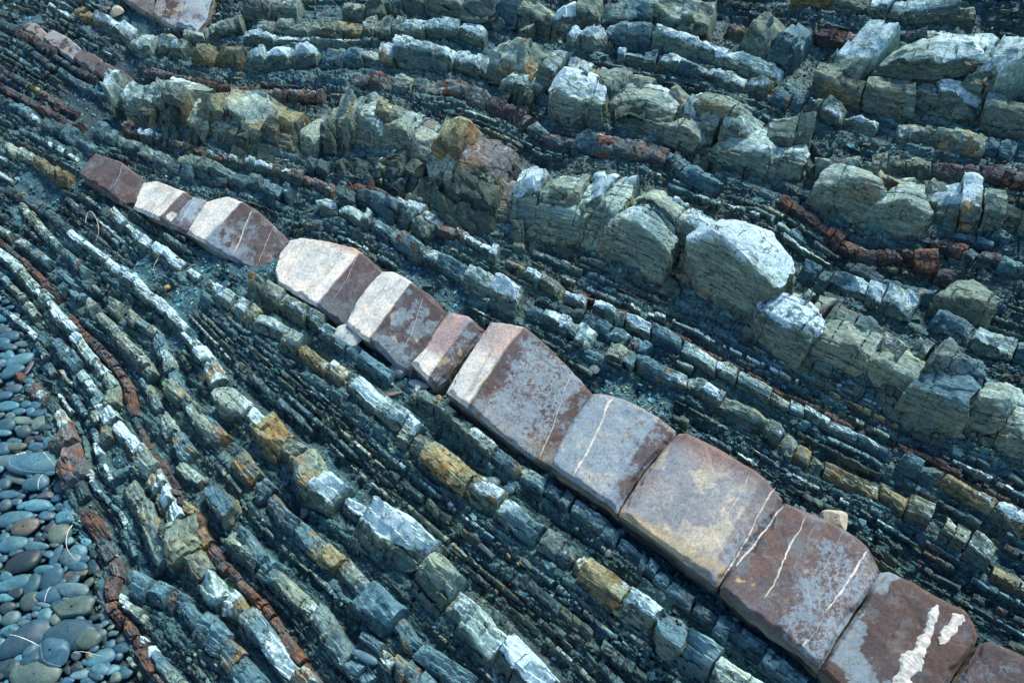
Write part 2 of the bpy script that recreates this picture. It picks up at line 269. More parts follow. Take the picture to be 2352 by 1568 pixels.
ROCKS = [
 ('blotchy white block at the left end of the thick pale bed', 'PW', .13, 26, '278,228 286,208 298,195 330,196 352,202 348,250 318,252 284,246'),
 ('rounded white crusted block second in the thick pale bed', 'PW', .14, 30, '352,202 389,200 427,203 450,221 440,246 420,270 385,262 349,250'),
 ('darker jointed block after the white crusted ones', 'PO', .14, 30, '449,222 470,222 489,238 478,268 461,298 442,284 423,272'),
 ('smooth pale green block in the thick bed, upper left', 'PO', .13, 24, '490,243 520,240 560,243 556,280 540,315 500,308 467,297'),
 ('ochre and mauve tinted block of the thick pale bed', 'PY', .12, 24, '560,243 600,245 645,252 690,288 672,330 610,335 542,315'),
 ('sloping streaked block left of the high olive blocks', 'PO', .12, 26, '692,292 720,268 745,262 742,300 712,340 676,338'),
 ('ochre stained blunt block high on the thick bed', 'PY', .16, 50, '746,272 777,231 815,215 839,227 829,255 801,296 770,304 739,303'),
 ('pale block with a ragged upper edge on the thick bed', 'PW', .17, 50, '801,296 825,262 839,227 849,220 894,237 898,255 878,285 858,302 830,302'),
 ('smooth light green block in the middle of the thick bed', 'PO', .17, 50, '858,304 880,275 904,248 935,250 965,257 945,290 927,327 890,322'),
 ('block with a rust red upper right corner', 'PR', .17, 50, '929,325 948,290 965,262 980,258 1004,272 1012,293 1000,330 975,372 945,352'),
 ('big rust and ochre stained block of the thick bed', 'PR', .18, 40, '980,365 995,325 1008,296 1025,286 1083,306 1135,322 1173,344 1166,368 1145,405 1121,434 1104,458 1060,430 1025,403'),
 ('sunken rust streaked block right of the big stained block', 'PR', .10, 20, '1110,462 1135,425 1160,375 1205,380 1230,410 1225,450 1185,500 1140,492'),
 ('wide white block with rust specks', 'PW', .16, 34, '1200,510 1215,470 1235,435 1290,397 1345,402 1398,408 1375,450 1345,490 1325,525 1260,522'),
 ('tall white block split off beside a deep crack', 'PW', .18, 34, '1330,520 1360,470 1403,410 1430,406 1454,410 1446,440 1418,485 1388,530 1355,530'),
 ('rounded faceted block with a white crusted face', 'PW', .20, 44, '1393,536 1408,500 1436,465 1465,455 1496,458 1528,488 1551,534 1538,565 1508,606 1450,575'),
 ('layered cap block arching over the rounded block', 'PO', .20, 30, '1462,447 1476,430 1492,427 1520,432 1544,444 1588,489 1580,520 1561,534 1545,505 1520,472 1495,455'),
 ('huge white boulder like block, brightest of the thick bed', 'PWW', .26, 60, '1587,545 1592,508 1625,500 1664,496 1700,496 1733,503 1775,520 1803,569 1808,603 1795,640 1748,668 1700,650 1645,628 1610,590'),
 ('blue white block below the huge boulder', 'PWG', .20, 40, '1741,715 1748,680 1765,668 1813,661 1850,672 1878,689 1899,727 1882,758 1834,792 1785,765'),
 ('square olive block with chalky patches', 'PO', .18, 40, '1851,789 1880,755 1916,725 1940,726 1968,734 2026,758 2015,790 1995,823 1968,827 1923,809 1885,800'),
 ('wedge shaped olive grey block before a gap', 'PO', .17, 40, '2006,827 2028,795 2050,772 2090,795 2126,820 2136,840 2112,866 2085,889 2030,861'),
 ('dark ribbed block with two ridges near the right edge', 'PG', .17, 46, '2088,902 2108,872 2133,851 2160,850 2185,847 2216,832 2240,850 2257,871 2236,905 2216,944 2161,951 2120,930'),
 ('concave olive block beside the ribbed block', 'PO', .16, 46, '2219,940 2245,905 2271,875 2312,871 2352,882 2335,915 2312,954 2257,971'),
 ('pale block cut by the right edge', 'PW', .16, 40, '2300,985 2320,945 2355,885 2420,910 2430,980 2380,1020 2330,1015'),
 ('bright white wedge block above the muted purple row', 'PW', .14, 40, '1148,190 1162,165 1182,145 1210,145 1236,150 1248,169 1240,185 1224,195 1185,197'),
 ('tall white faced block in the upper middle', 'PWW', .22, 50, '1262,185 1280,158 1305,146 1334,138 1365,155 1386,190 1389,213 1375,232 1361,250 1330,230 1296,237 1268,215'),
 ('layered pale block with a step on its right', 'PO', .17, 46, '1389,218 1400,195 1437,186 1496,190 1530,193 1547,231 1534,272 1495,270 1458,268 1410,250'),
 ('overhanging block above a brown hollow', 'POD', .18, 20, '1582,243 1590,222 1605,208 1651,208 1690,226 1718,248 1712,272 1690,280 1640,262'),
 ('dusty white block below the brown hollow', 'PO', .14, 30, '1527,297 1545,272 1568,255 1600,262 1623,299 1610,322 1570,325'),
 ('banded white block sloping below the overhang', 'PW', .16, 34, '1623,330 1650,300 1690,284 1733,268 1765,290 1793,323 1785,350 1745,364 1690,352'),
 ('white topped block in the upper right middle', 'PW', .16, 34, '1771,361 1783,335 1799,317 1826,320 1856,330 1860,352 1848,377 1800,376'),
 ('steep olive pyramid block with banding', 'PO', .20, 54, '1878,410 1900,378 1926,358 1961,365 1992,385 2016,406 2030,430 2006,468 1950,452 1905,442'),
 ('second olive pyramid block with a white right face', 'PW', .20, 56, '2002,468 2040,432 2088,399 2130,416 2124,447 2140,482 2100,494 2050,494'),
 ('blue grey rounded stone wedged in the lower ledge', 'PG', .14, 26, '1500,1440 1512,1420 1535,1412 1560,1428 1568,1455 1552,1485 1528,1495 1505,1478'),
 ('dark banded block under the mid ledge of the lower left', 'PG', .14, 40, '450,1120 478,1108 515,1130 525,1150 505,1180 468,1165'),
 ('dark olive block where the thick white ledge begins', 'PO', .13, 30, '485,905 505,885 530,890 548,905 540,935 512,945 490,930'),
 ('pointed brown hollowed block at the right', 'POD', .16, 40, '2165,670 2200,640 2232,628 2275,650 2290,680 2265,715 2215,708'),
]
def poly(s): return np.array([[float(v) for v in q.split(',')] for q in s.split()])

# ------------------------------------------------------------------ bedding coordinates phi (across) and psi (along)
GA0, GA1, GB0, GB1, GN = -4.2, 3.6, -3.0, 4.2, 130
ga = np.linspace(GA0, GA1, GN); gb = np.linspace(GB0, GB1, GN)
def bedding_field():
    AA, BB = np.meshgrid(ga, gb, indexing='ij'); pts = []; tv = []
    for b in beds:
        k = slice(None, None, 8); pts.append(b.c[k]); tv.append(b.t[k])
    pts = np.concatenate(pts); tv = np.concatenate(tv)
    T = np.zeros((GN, GN, 2)); Ws = np.zeros((GN, GN))
    for p, t in zip(pts, tv):
        d = (AA - p[0])**2 + (BB - p[1])**2 + .004; w = 1/d**1.6
        T += w[..., None]*t; Ws += w
    T /= np.hypot(T[..., 0], T[..., 1])[..., None]
    hx = ga[1] - ga[0]; hy = gb[1] - gb[0]
    def solve(gx, gy):
        gxm = .5*(gx[1:] + gx[:-1]); gym = .5*(gy[:, 1:] + gy[:, :-1])
        def AT(ex, ey):
            r = np.zeros((GN, GN)); r[1:] += ex/hx; r[:-1] -= ex/hx; r[:, 1:] += ey/hy; r[:, :-1] -= ey/hy; return r
        def A(x): return (x[1:] - x[:-1])/hx, (x[:, 1:] - x[:, :-1])/hy
        x = np.zeros((GN, GN)); r = AT(gxm, gym); p = r.copy(); rs = (r*r).sum()
        for _ in range(450):
            Ap = AT(*A(p)); al = rs/(p*Ap).sum(); x += al*p; r -= al*Ap; rn = (r*r).sum()
            if rn < 1e-9: break
            p = r + rn/rs*p; rs = rn
        return x
    return solve(-T[..., 1], T[..., 0]), solve(T[..., 0], T[..., 1]), T
PHI, PSI, TT = bedding_field()
def bil(G, a, b):
    x = np.clip((a - GA0)/(GA1 - GA0)*(GN - 1), 0, GN - 1.001); y = np.clip((b - GB0)/(GB1 - GB0)*(GN - 1), 0, GN - 1.001)
    i = x.astype(int); j = y.astype(int); fx = x - i; fy = y - j
    if G.ndim == 3: fx = fx[..., None]; fy = fy[..., None]
    return (G[i, j]*(1 - fx) + G[i + 1, j]*fx)*(1 - fy) + (G[i, j + 1]*(1 - fx) + G[i + 1, j + 1]*fx)*fy

SCREE = [(235, 262, 120), (190, 210, 80), (300, 150, 60), (250, 60, 70), (330, 60, 60), (95, 455, 80), (60, 420, 50), (610, 640, 60), (680, 690, 40), (640, 250, 0), (1000, 895, 45), (340, 620, 60), (420, 690, 50),
         (1100, 120, 60), (1220, 120, 70), (740, 125, 60), (1250, 90, 50), (1460, 1010, 50), (960, 640, 60), (1030, 690, 50), (1500, 930, 40), (890, 130, 40), (60, 500, 40), (1450, 130, 60), (1430, 950, 50), (560, 610, 40), (600, 700, 50), (960, 870, 40), (1420, 900, 40), (1250, 100, 60), (60, 60, 60), (480, 600, 50), (420, 770, 40)]
SCW = [(hit(x, y), r*.0021) for x, y, r in SCREE if r]
def scree(a, b):
    m = 0
    for c, s in SCW: m = np.maximum(m, np.exp(-((a - c[0])**2 + (b - c[1])**2)/(s*s)))
    return sst(.25, .6, m + .15*fbm2(a*6, b*6, 2, 77))
# the rock body each ledge belongs to: a shelf below it and a trough behind it, rasterised once
AN = 640; aa_ = np.linspace(GA0, GA1, AN); ab_ = np.linspace(GB0, GB1, AN); AP = np.zeros((AN, AN)); AH = np.zeros((AN, AN)); TR = np.zeros((AN, AN)); IN = np.zeros((AN, AN)); RS = np.zeros((AN, AN))
def splat(c, t, n, w, H, wet=1.0, inner=1.0):
    dx = aa_[1] - aa_[0]; dy = ab_[1] - ab_[0]; r = 1.9*w
    i0, i1 = np.searchsorted(aa_, [c[0] - r, c[0] + r]); j0, j1 = np.searchsorted(ab_, [c[1] - r, c[1] + r])
    if i1 <= i0 or j1 <= j0: return
    A, B = np.meshgrid(aa_[i0:i1], ab_[j0:j1], indexing='ij'); x = ((A - c[0])*t[0] + (B - c[1])*t[1])/w; y = ((A - c[0])*n[0] + (B - c[1])*n[1])/w
    k = np.exp(-(x/.8)**2); m = sst(-1.7, -.5, y)*sst(.62, .35, y)*k*wet*(1 - .45*sst(-.5, -.3, y)); ins = sst(-.62, -.42, y)*sst(.7, .5, y)*k*inner
    tr = sst(.3, .6, y)*sst(1.5, .7, y)*k
    sl_ = (slice(i0, i1), slice(j0, j1)); AH[sl_] = np.maximum(AH[sl_], m*H); AP[sl_] = np.maximum(AP[sl_], m); TR[sl_] = np.maximum(TR[sl_], tr*H*.5); IN[sl_] = np.maximum(IN[sl_], ins)
for b in beds:
    for k in range(0, len(b.s), 3): splat(b.c[k], b.t[k], b.n[k], b.w[k], min(b.w[k]*.42, .045) if 'L' not in b.mix else .006, 1.0 if not set(b.mix) <= set('RBM') else .5, 0.0 if 'L' in b.mix else 1.0)
for b in beds:
    f = sum(b.mix.count(k) for k in 'RYM')/len(b.mix)
    if f >= .3:
        for k in range(0, len(b.s), 6):
            c = b.c[k] - b.n[k]*b.w[k]*.5; r = b.w[k]*3; i0, i1 = np.searchsorted(aa_, [c[0] - r, c[0] + r]); j0, j1 = np.searchsorted(ab_, [c[1] - r, c[1] + r])
            A, B = np.meshgrid(aa_[i0:i1], ab_[j0:j1], indexing='ij'); RS[i0:i1, j0:j1] = np.maximum(RS[i0:i1, j0:j1], f**.5*np.exp(-((A - c[0])**2 + (B - c[1])**2)/(r*.55)**2))
for _, kind, H, sk_, pg in ROCKS:
    P = poly(pg); c = hit(P[:, 0], P[:, 1], H*.6); cc = c.mean(0); sz = math.sqrt(np.ptp(c[:, 0])*np.ptp(c[:, 1])); t = bil(TT, cc[:1], cc[1:])[0]; n = np.array([-t[1], t[0]])
    for q in (-.3, 0, .3): splat(cc + t*q*sz - n*.18*sz, t, n, sz*.62, H*.2, 1.0, 0.0)
for _ in range(2):
    for G in (AP, AH, TR, IN): G[1:-1, 1:-1] = .4*G[1:-1, 1:-1] + .15*(G[2:, 1:-1] + G[:-2, 1:-1] + G[1:-1, 2:] + G[1:-1, :-2])
def _later(): pass
def bil2(G, a, b):
    x = np.clip((a - GA0)/(GA1 - GA0)*(AN - 1), 0, AN - 1.001); y = np.clip((b - GB0)/(GB1 - GB0)*(AN - 1), 0, AN - 1.001)
    i = x.astype(int); j = y.astype(int); fx = x - i; fy = y - j
    return (G[i, j]*(1 - fx) + G[i + 1, j]*fx)*(1 - fy) + (G[i, j + 1]*(1 - fx) + G[i + 1, j + 1]*fx)*fy
for _, kind, H, pg in SLABS:
    P = poly(pg); c = hit(P[:, 0], P[:, 1], H*.5); lo = c.min(0); hi = c.max(0)
    i0, i1 = np.searchsorted(aa_, [lo[0], hi[0]]); j0, j1 = np.searchsorted(ab_, [lo[1], hi[1]])
    A, B = np.meshgrid(aa_[i0:i1], ab_[j0:j1], indexing='ij'); ins = np.zeros(A.shape, bool); k = len(c) - 1
    for m in range(len(c)):
        cr_ = ((c[m, 1] > B) != (c[k, 1] > B)) & (A < (c[k, 0] - c[m, 0])*(B - c[m, 1])/(c[k, 1] - c[m, 1] + 1e-12) + c[m, 0]); ins ^= cr_; k = m
    IN[i0:i1, j0:j1] = np.maximum(IN[i0:i1, j0:j1], ins)
def streamlines():
    R = np.random.default_rng(77); out = []; q = hit(R.uniform(-60, 2420, 5200), R.uniform(-50, 1620, 5200)); ob = (ORG + q[:, :1]*E1 + q[:, 1:]*E2)[:, 2] > .03
    for p in q[ob]:
        w = float(np.clip(R.lognormal(-3.72, .30), .014, .045))
        def free(x): return bil2(IN, x[:1], x[1:])[0] < .15 and scree(x[:1], x[1:])[0] < .35
        t = bil(TT, p[:1], p[1:])[0]; n = np.array([-t[1], t[0]])
        if not (free(p) and free(p + n*w*.7) and free(p - n*w*.7)): continue
        L = R.uniform(.15, .9); pts = [p]
        for sg in (1, -1):
            x = p.copy(); d = 0
            while d < L/2:
                t = bil(TT, x[:1], x[1:])[0]; t /= np.hypot(*t); x = x + sg*t*.02; d += .02
                if not free(x): break
                pts = pts + [x] if sg > 0 else [x] + pts
        if len(pts) < 5: continue
        c = np.array(pts); b = Bed(); b.c = c; b.s = np.r_[0, np.cumsum(np.hypot(*np.diff(c, axis=0).T))]; tt = np.gradient(c, axis=0); tt /= np.hypot(*tt.T)[:, None]; b.t = tt; b.n = np.stack([-tt[:, 1], tt[:, 0]], -1)
        m = len(c); b.w = np.full(m, w)*np.clip(np.minimum(np.arange(m) + 1, m - np.arange(m))/4, .4, 1)
        b.mix = R.choice(['DLD', 'DOD', 'LGD', 'DL', 'LOL', 'DG', 'GWG', 'OWO', 'LOG', 'DBD', 'LYL', 'OG', 'LO'], p=[.13, .1, .1, .1, .1, .09, .06, .05, .08, .05, .03, .06, .05]); out.append(b)
        for k in range(0, m, 1): splat(c[k], tt[k], b.n[k], b.w[k], b.w[k]*.45, .8)
    return out
thin = streamlines(); print('thin', len(thin))
def shard(phi, psi, k, m, seed):
    p = phi*k; row = np.floor(p); rr = rnd2(row, 0, seed)
    q = psi*m*(.5 + 1.0*rr) + rr*37; col = np.floor(q)
    r = rnd2(row, col, seed + 1); r2 = rnd2(row, col, seed + 2); r3 = rnd2(row, col, seed + 3)
    fp = p - row; fq = q - col
    edge = np.minimum(np.minimum(fp, 1 - fp)*2.2, np.minimum(fq, 1 - fq)*5)
    return r + (.35 + .5*r2)*(fp - .5) + .9*(r3 - .5)*(fq - .5), np.clip(edge*2.5, 0, 1), r2
def shale(a, b):
    """fine height of the shale and a 0..1 tone"""
    ph = bil(PHI, a, b); ps = bil(PSI, a, b)
    wp = .012*fbm2(ph*7, ps*6, 2, 3) + .03*fbm2(a*1.7, b*1.7, 2, 4) + .003*vn2(a*30, b*30, 6)
    wq = .03*fbm2(ph*12, ps*12, 2, 9)
    ph2 = ph + wp; ps2 = ps + wq; ph0 = ph2
    for kq, am in ((3.1, .030), (9.0, .016), (21., .008)): ph2 = ph2 + am*(rnd2(np.floor(ps2*kq + .6*np.floor(ph0*kq*.9) + .5*vn2(ph0*kq, ps2*2, 47)), np.floor(ph0*kq*.9), int(kq)) - .5)
    ph2 = ph2 + .010*vn2(ph0*16, ps2*1.5, 48)
    h1, e1, t1 = shard(ph2, ps2, 17, 9, 10); h2, e2, t2 = shard(ph2 + .004*h1, ps2 + .02*h1, 42, 22, 20); h3, e3, t3 = shard(ph2 + .004*h2, ps2 + .01*h2, 95, 48, 30)
    big = vn2(ph2*9, ps2*2.6, 41)*.016 + vn2(ph2*22, ps2*6, 42)*.009
    crumb = sst(-.1, .4, fbm2(a*3.1, b*3.1, 2, 44))
    joint = np.abs(vn2(ph2*1.1 + 5, ps2*5.5 + .9*ph2, 43)); jn = -(1 - sst(0, .05, joint))*.016
    lay = .030*h1*(.3 + .7*e1) + .020*h2*(.25 + .75*e2)*(1 - .3*crumb) + .0085*h3*e3 + big + jn - .032
    lay = lay + crumb*(.013*vn2(a*50, b*50, 45) + .008*vn2(a*105, b*105, 46))
    sc = scree(a, b)*.93; ap = bil2(AP, a, b); ah = bil2(AH, a, b); tr = bil2(TR, a, b)
    rub = .010*fbm2(a*22, b*22, 3, 51) + .004*vn2(a*120, b*120, 52)
    inn = bil2(IN, a, b); lay = (lay + .012)*(1 - .2*ap)*(1 - .45*inn) - .012*(1 + inn) + ah*(1 - .9*sc) - tr*(1 - inn)
    return lay*(1 - sc) + (rub*(1 - .6*inn) - tr*(1 - inn))*sc, (.30*t1 + .35*t2 + .35*t3)*(1 - sc) + sc*(.5 + .35*vn2(a*90, b*90, 53)), ph2, ps2
def terr_h(a, b): return relief(a, b) + shale(a, b)[0]

# ------------------------------------------------------------------ materials
def mat(name, lam=0.0, crust=True, rough=.8, bump=.4, grain=60, spec=.3, cs=26, cc=(.52, .70, .74), cm=1.0):
    m = bpy.data.materials.new(name); m.use_nodes = True; t = m.node_tree; N = t.nodes; L = t.links
    bs = N['Principled BSDF']; bs.inputs['Roughness'].default_value = rough; bs.inputs['Specular IOR Level'].default_value = spec
    geo = N.new('ShaderNodeNewGeometry'); at = N.new('ShaderNodeAttribute'); at.attribute_name = 'tint'
    be = N.new('ShaderNodeAttribute'); be.attribute_name = 'bed'
    def noise(sc, det=4, vec=None, rgh=.6):
        n = N.new('ShaderNodeTexNoise'); n.inputs['Scale'].default_value = sc; n.inputs['Detail'].default_value = det
        n.inputs['Roughness'].default_value = rgh; L.new(vec or geo.outputs['Position'], n.inputs['Vector']); return n.outputs['Fac']
    def mp(v, a, b, c, d):
        r = N.new('ShaderNodeMapRange'); L.new(v, r.inputs[0])
        for i, x in enumerate((a, b, c, d)): r.inputs[i + 1].default_value = x
        return r.outputs[0]
    def mth(op, a, b):
        r = N.new('ShaderNodeMath'); r.operation = op
        for i, x in enumerate((a, b)):
            if isinstance(x, (int, float)): r.inputs[i].default_value = x
            else: L.new(x, r.inputs[i])
        return r.outputs[0]
    def mixc(f, a, b, mode='MIX'):
        r = N.new('ShaderNodeMix'); r.data_type = 'RGBA'; r.blend_type = mode; ins = [r.inputs[0], r.inputs[6], r.inputs[7]]
        for i, x in zip(ins, (f, a, b)):
            if isinstance(x, float): i.default_value = x
            elif isinstance(x, tuple): i.default_value = (*x, 1)
            else: L.new(x, i)
        return r.outputs[2]
    col = at.outputs['Color']
    g = noise(grain, 6, rgh=.75); col = mixc(1.0, col, mixc(mp(g, .3, .7, 0, 1), (.55, .56, .58), (1.45, 1.44, 1.4)), 'MULTIPLY')
    g2 = noise(9, 3); col = mixc(1.0, col, mixc(mp(g2, .35, .65, 0, 1), (.8, .86, .9), (1.18, 1.1, 1.02)), 'MULTIPLY')
    lamv = None
    sv = N.new('ShaderNodeVectorMath'); sv.operation = 'MULTIPLY'; L.new(be.outputs['Vector'], sv.inputs[0]); sv.inputs[1].default_value = (230, 9, 120)
    lamv = noise(1.0, 2, sv.outputs[0], .7)
    crk = None
    if lam:
        cv = N.new('ShaderNodeVectorMath'); cv.operation = 'MULTIPLY'; L.new(be.outputs['Vector'], cv.inputs[0]); cv.inputs[1].default_value = (22, 8, 16)
        wn = N.new('ShaderNodeTexNoise'); wn.inputs['Scale'].default_value = 30; wn.inputs['Detail'].default_value = 3; L.new(geo.outputs['Position'], wn.inputs['Vector'])
        ws = N.new('ShaderNodeVectorMath'); ws.operation = 'SCALE'; L.new(wn.outputs['Color'], ws.inputs[0]); ws.inputs['Scale'].default_value = .8
        wa = N.new('ShaderNodeVectorMath'); wa.operation = 'ADD'; L.new(cv.outputs[0], wa.inputs[0]); L.new(ws.outputs[0], wa.inputs[1])
        vo = N.new('ShaderNodeTexVoronoi'); vo.feature = 'DISTANCE_TO_EDGE'; vo.inputs['Scale'].default_value = 1.0; L.new(wa.outputs[0], vo.inputs['Vector'])
        gate = mp(noise(9, 2), .48, .66, .004, .04)
        crk = mp(mth('DIVIDE', vo.outputs['Distance'], gate), .5, 1.0, 0, 1)
        sv2 = N.new('ShaderNodeVectorMath'); sv2.operation = 'MULTIPLY'; L.new(be.outputs['Vector'], sv2.inputs[0]); sv2.inputs[1].default_value = (80, 5, 45)
        lam2 = noise(1.0, 2, sv2.outputs[0], .6); col = mixc(1.0, col, mixc(mp(lam2, .36, .62, 0, 1), (.72, .74, .76), (1.2, 1.18, 1.12)), 'MULTIPLY')
    if lam: col = mixc(1.0, col, mixc(mp(lamv, .35, .6, 0, 1), (1 - .6*lam, 1 - .55*lam, 1 - .5*lam), (1.15, 1.15, 1.12)), 'MULTIPLY')
    if crust:
        c1 = noise(cs, 9, rgh=.78); c2 = noise(7, 3)
        thr = mth('SUBTRACT', 1.10, mth('MULTIPLY', at.outputs['Alpha'], .62))
        v = mth('ADD', mth('MULTIPLY', c1, 1.15), mth('MULTIPLY', c2, .30))
        k = mp(mth('SUBTRACT', v, thr), -.01, .05, 0, 1)
        fleck = mp(noise(150, 4, rgh=.85), .40, .56, .25, 1)
        col = mixc(mth('MULTIPLY', mth('MULTIPLY', k, fleck), cm), col, cc)
        if name == 'slab_sandstone':
            am = mp(at.outputs['Alpha'], .08, .28, .14, .95)
            for sc_, lo, hi, cl in ((11, .515, .545, (.17, .235, .265)), (21, .56, .585, (.125, .070, .052)), (7, .57, .61, (.32, .29, .21)), (34, .58, .60, (.055, .05, .055))):
                m_ = mp(noise(sc_, 12, rgh=.82), lo, hi, 0, .8); col = mixc(mth('MULTIPLY', m_, am), col, cl)
            sp = mp(noise(210, 3, rgh=.7), .66, .72, 0, .8); col = mixc(mth('MULTIPLY', sp, am), col, (.42, .50, .52))
        # iron stain
        i1 = noise(5.5, 4); k2 = mp(i1, .60, .74, 0, .55); col = mixc(mth('MULTIPLY', k2, .3 if name == 'slab_sandstone' else .8), col, (.24, .14, .065))
    if crk: col = mixc(crk, mixc(1.0, col, (.32, .34, .37), 'MULTIPLY'), col)
    L.new(col, bs.inputs['Base Color'])
    h = mth('ADD', mth('MULTIPLY', g, .6), mth('MULTIPLY', lamv, .9 if lam else .15))
    h = mth('ADD', h, mth('MULTIPLY', noise(230, 4, rgh=.8), .35))
    if crk: h = mth('ADD', h, mth('MULTIPLY', crk, .8))
    bp = N.new('ShaderNodeBump'); bp.inputs['Strength'].default_value = bump; bp.inputs['Distance'].default_value = .006
    L.new(h, bp.inputs['Height']); L.new(bp.outputs[0], bs.inputs['Normal'])
    return m
M_ROCK = mat('sandstone', .6, True, .75, .85, 55)
M_SLAB = mat('slab_sandstone', .0, True, .7, .55, 90, .3, 60, (.27, .36, .40), .75)
M_SHALE = mat('shale', .8, False, .62, .9, 90, .5)
M_PEB = mat('beach_pebble', .0, False, .5, .2, 70, .45)
M_QUARTZ = mat('quartz', .0, False, .6, .4, 60)
M_TWIG = mat('dry_stalk', .0, False, .8, .2, 60)

# ------------------------------------------------------------------ mesh building
def make_mesh(name, V, Q, col, bedc, m, T=None, smooth=False):
    me = bpy.data.meshes.new(name); nq = len(Q); ntr = 0 if T is None else len(T)
    me.vertices.add(len(V)); me.vertices.foreach_set('co', np.ascontiguousarray(V, np.float32).ravel())
    loops = Q.ravel() if T is None else np.concatenate([Q.ravel(), T.ravel()])
    me.loops.add(len(loops)); me.loops.foreach_set('vertex_index', loops.astype(np.int32))
    st = np.arange(nq)*4
    if ntr: st = np.concatenate([st, nq*4 + np.arange(ntr)*3])
    me.polygons.add(nq + ntr); me.polygons.foreach_set('loop_start', st.astype(np.int32))
    if m in (M_ROCK, M_SHALE, M_PEB): col = col*np.array([.83, .99, 1.0, 1.0] if m is M_ROCK else [.60, .84, .88, 1.0] if m is M_PEB else [.52, .97, 1.04, 1.0])
    a = me.color_attributes.new('tint', 'FLOAT_COLOR', 'POINT'); a.data.foreach_set('color', np.ascontiguousarray(col, np.float32).ravel())
    if bedc is not None:
        a = me.attributes.new('bed', 'FLOAT_VECTOR', 'POINT'); a.data.foreach_set('vector', np.ascontiguousarray(bedc, np.float32).ravel())
    me.update(calc_edges=True)
    me.polygons.foreach_set('use_smooth', np.full(nq + ntr, smooth))
    me.materials.append(m); me.update()
    return me
def link(name, me, loc=(0, 0, 0), parent=None, **props):
    o = bpy.data.objects.new(name, me); S.collection.objects.link(o); o.location = loc
    if parent is not None: o.parent = parent
    for k, v in props.items(): o[k] = v
    return o
def gridq(nu, nv):
    i = np.arange((nu - 1)*(nv - 1)); u = i//(nv - 1); v = i % (nv - 1); k = u*nv + v
    return np.stack([k, k + nv, k + nv + 1, k + 1], -1)
def bedvec(a, b, h): return np.stack([bil(PHI, a, b), bil(PSI, a, b), h], -1)
def tone(c, k): return tuple(np.clip(np.array(c)*k, 0, .85))

# ------------------------------------------------------------------ the slope of shale (one sheet)
def build_ground():
    xs = np.concatenate([np.linspace(-900, -20, 40)[:-1], np.arange(-20, 2372, 2.9), np.linspace(2372, 3200, 40)[1:]])
    ys = np.concatenate([np.linspace(-620, -20, 40)[:-1], np.arange(-20, 1590, 2.9), np.linspace(1590, 2100, 30)[1:]])
    X, Y = np.meshgrid(xs, ys, indexing='ij'); q = plane_hit(X, Y); a, b = q[..., 0], q[..., 1]
    sh, tn, ph, ps = shale(a, b); r = relief(a, b)
    P = W(a, b, r + sh)
    sc = scree(a, b)
    base = np.array([.022, .058, .074]); k = (.25 + 1.7*tn)[..., None]
    col = base*k
    k = k*(1 - .45*sst(.3, .8, np.exp(-((X - 160)**2/260**2 + (Y - 190)**2/190**2)) + .2*fbm2(a*3, b*3, 2, 71)) - .35*sst(.3, .8, np.exp(-((X - 2330)**2/140**2 + (Y - 120)**2/150**2))))[..., None]  # shade painted into the shale tone: upper left gully, upper right recess
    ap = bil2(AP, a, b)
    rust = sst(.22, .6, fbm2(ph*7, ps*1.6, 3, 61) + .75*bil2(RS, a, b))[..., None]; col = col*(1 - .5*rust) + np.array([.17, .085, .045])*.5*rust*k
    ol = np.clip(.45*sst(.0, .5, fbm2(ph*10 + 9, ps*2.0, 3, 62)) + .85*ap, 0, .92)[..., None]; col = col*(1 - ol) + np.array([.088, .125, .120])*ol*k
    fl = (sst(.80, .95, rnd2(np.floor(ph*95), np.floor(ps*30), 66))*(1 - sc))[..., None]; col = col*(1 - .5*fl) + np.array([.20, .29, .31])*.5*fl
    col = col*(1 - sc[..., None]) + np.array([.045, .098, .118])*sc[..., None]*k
    col = np.concatenate([col, np.zeros_like(k)], -1)
    # drop the sheet where the beach lies
    nu, nv = X.shape
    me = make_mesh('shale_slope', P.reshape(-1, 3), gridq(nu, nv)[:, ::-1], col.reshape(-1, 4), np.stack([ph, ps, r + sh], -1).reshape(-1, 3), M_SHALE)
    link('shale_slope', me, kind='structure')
build_ground()

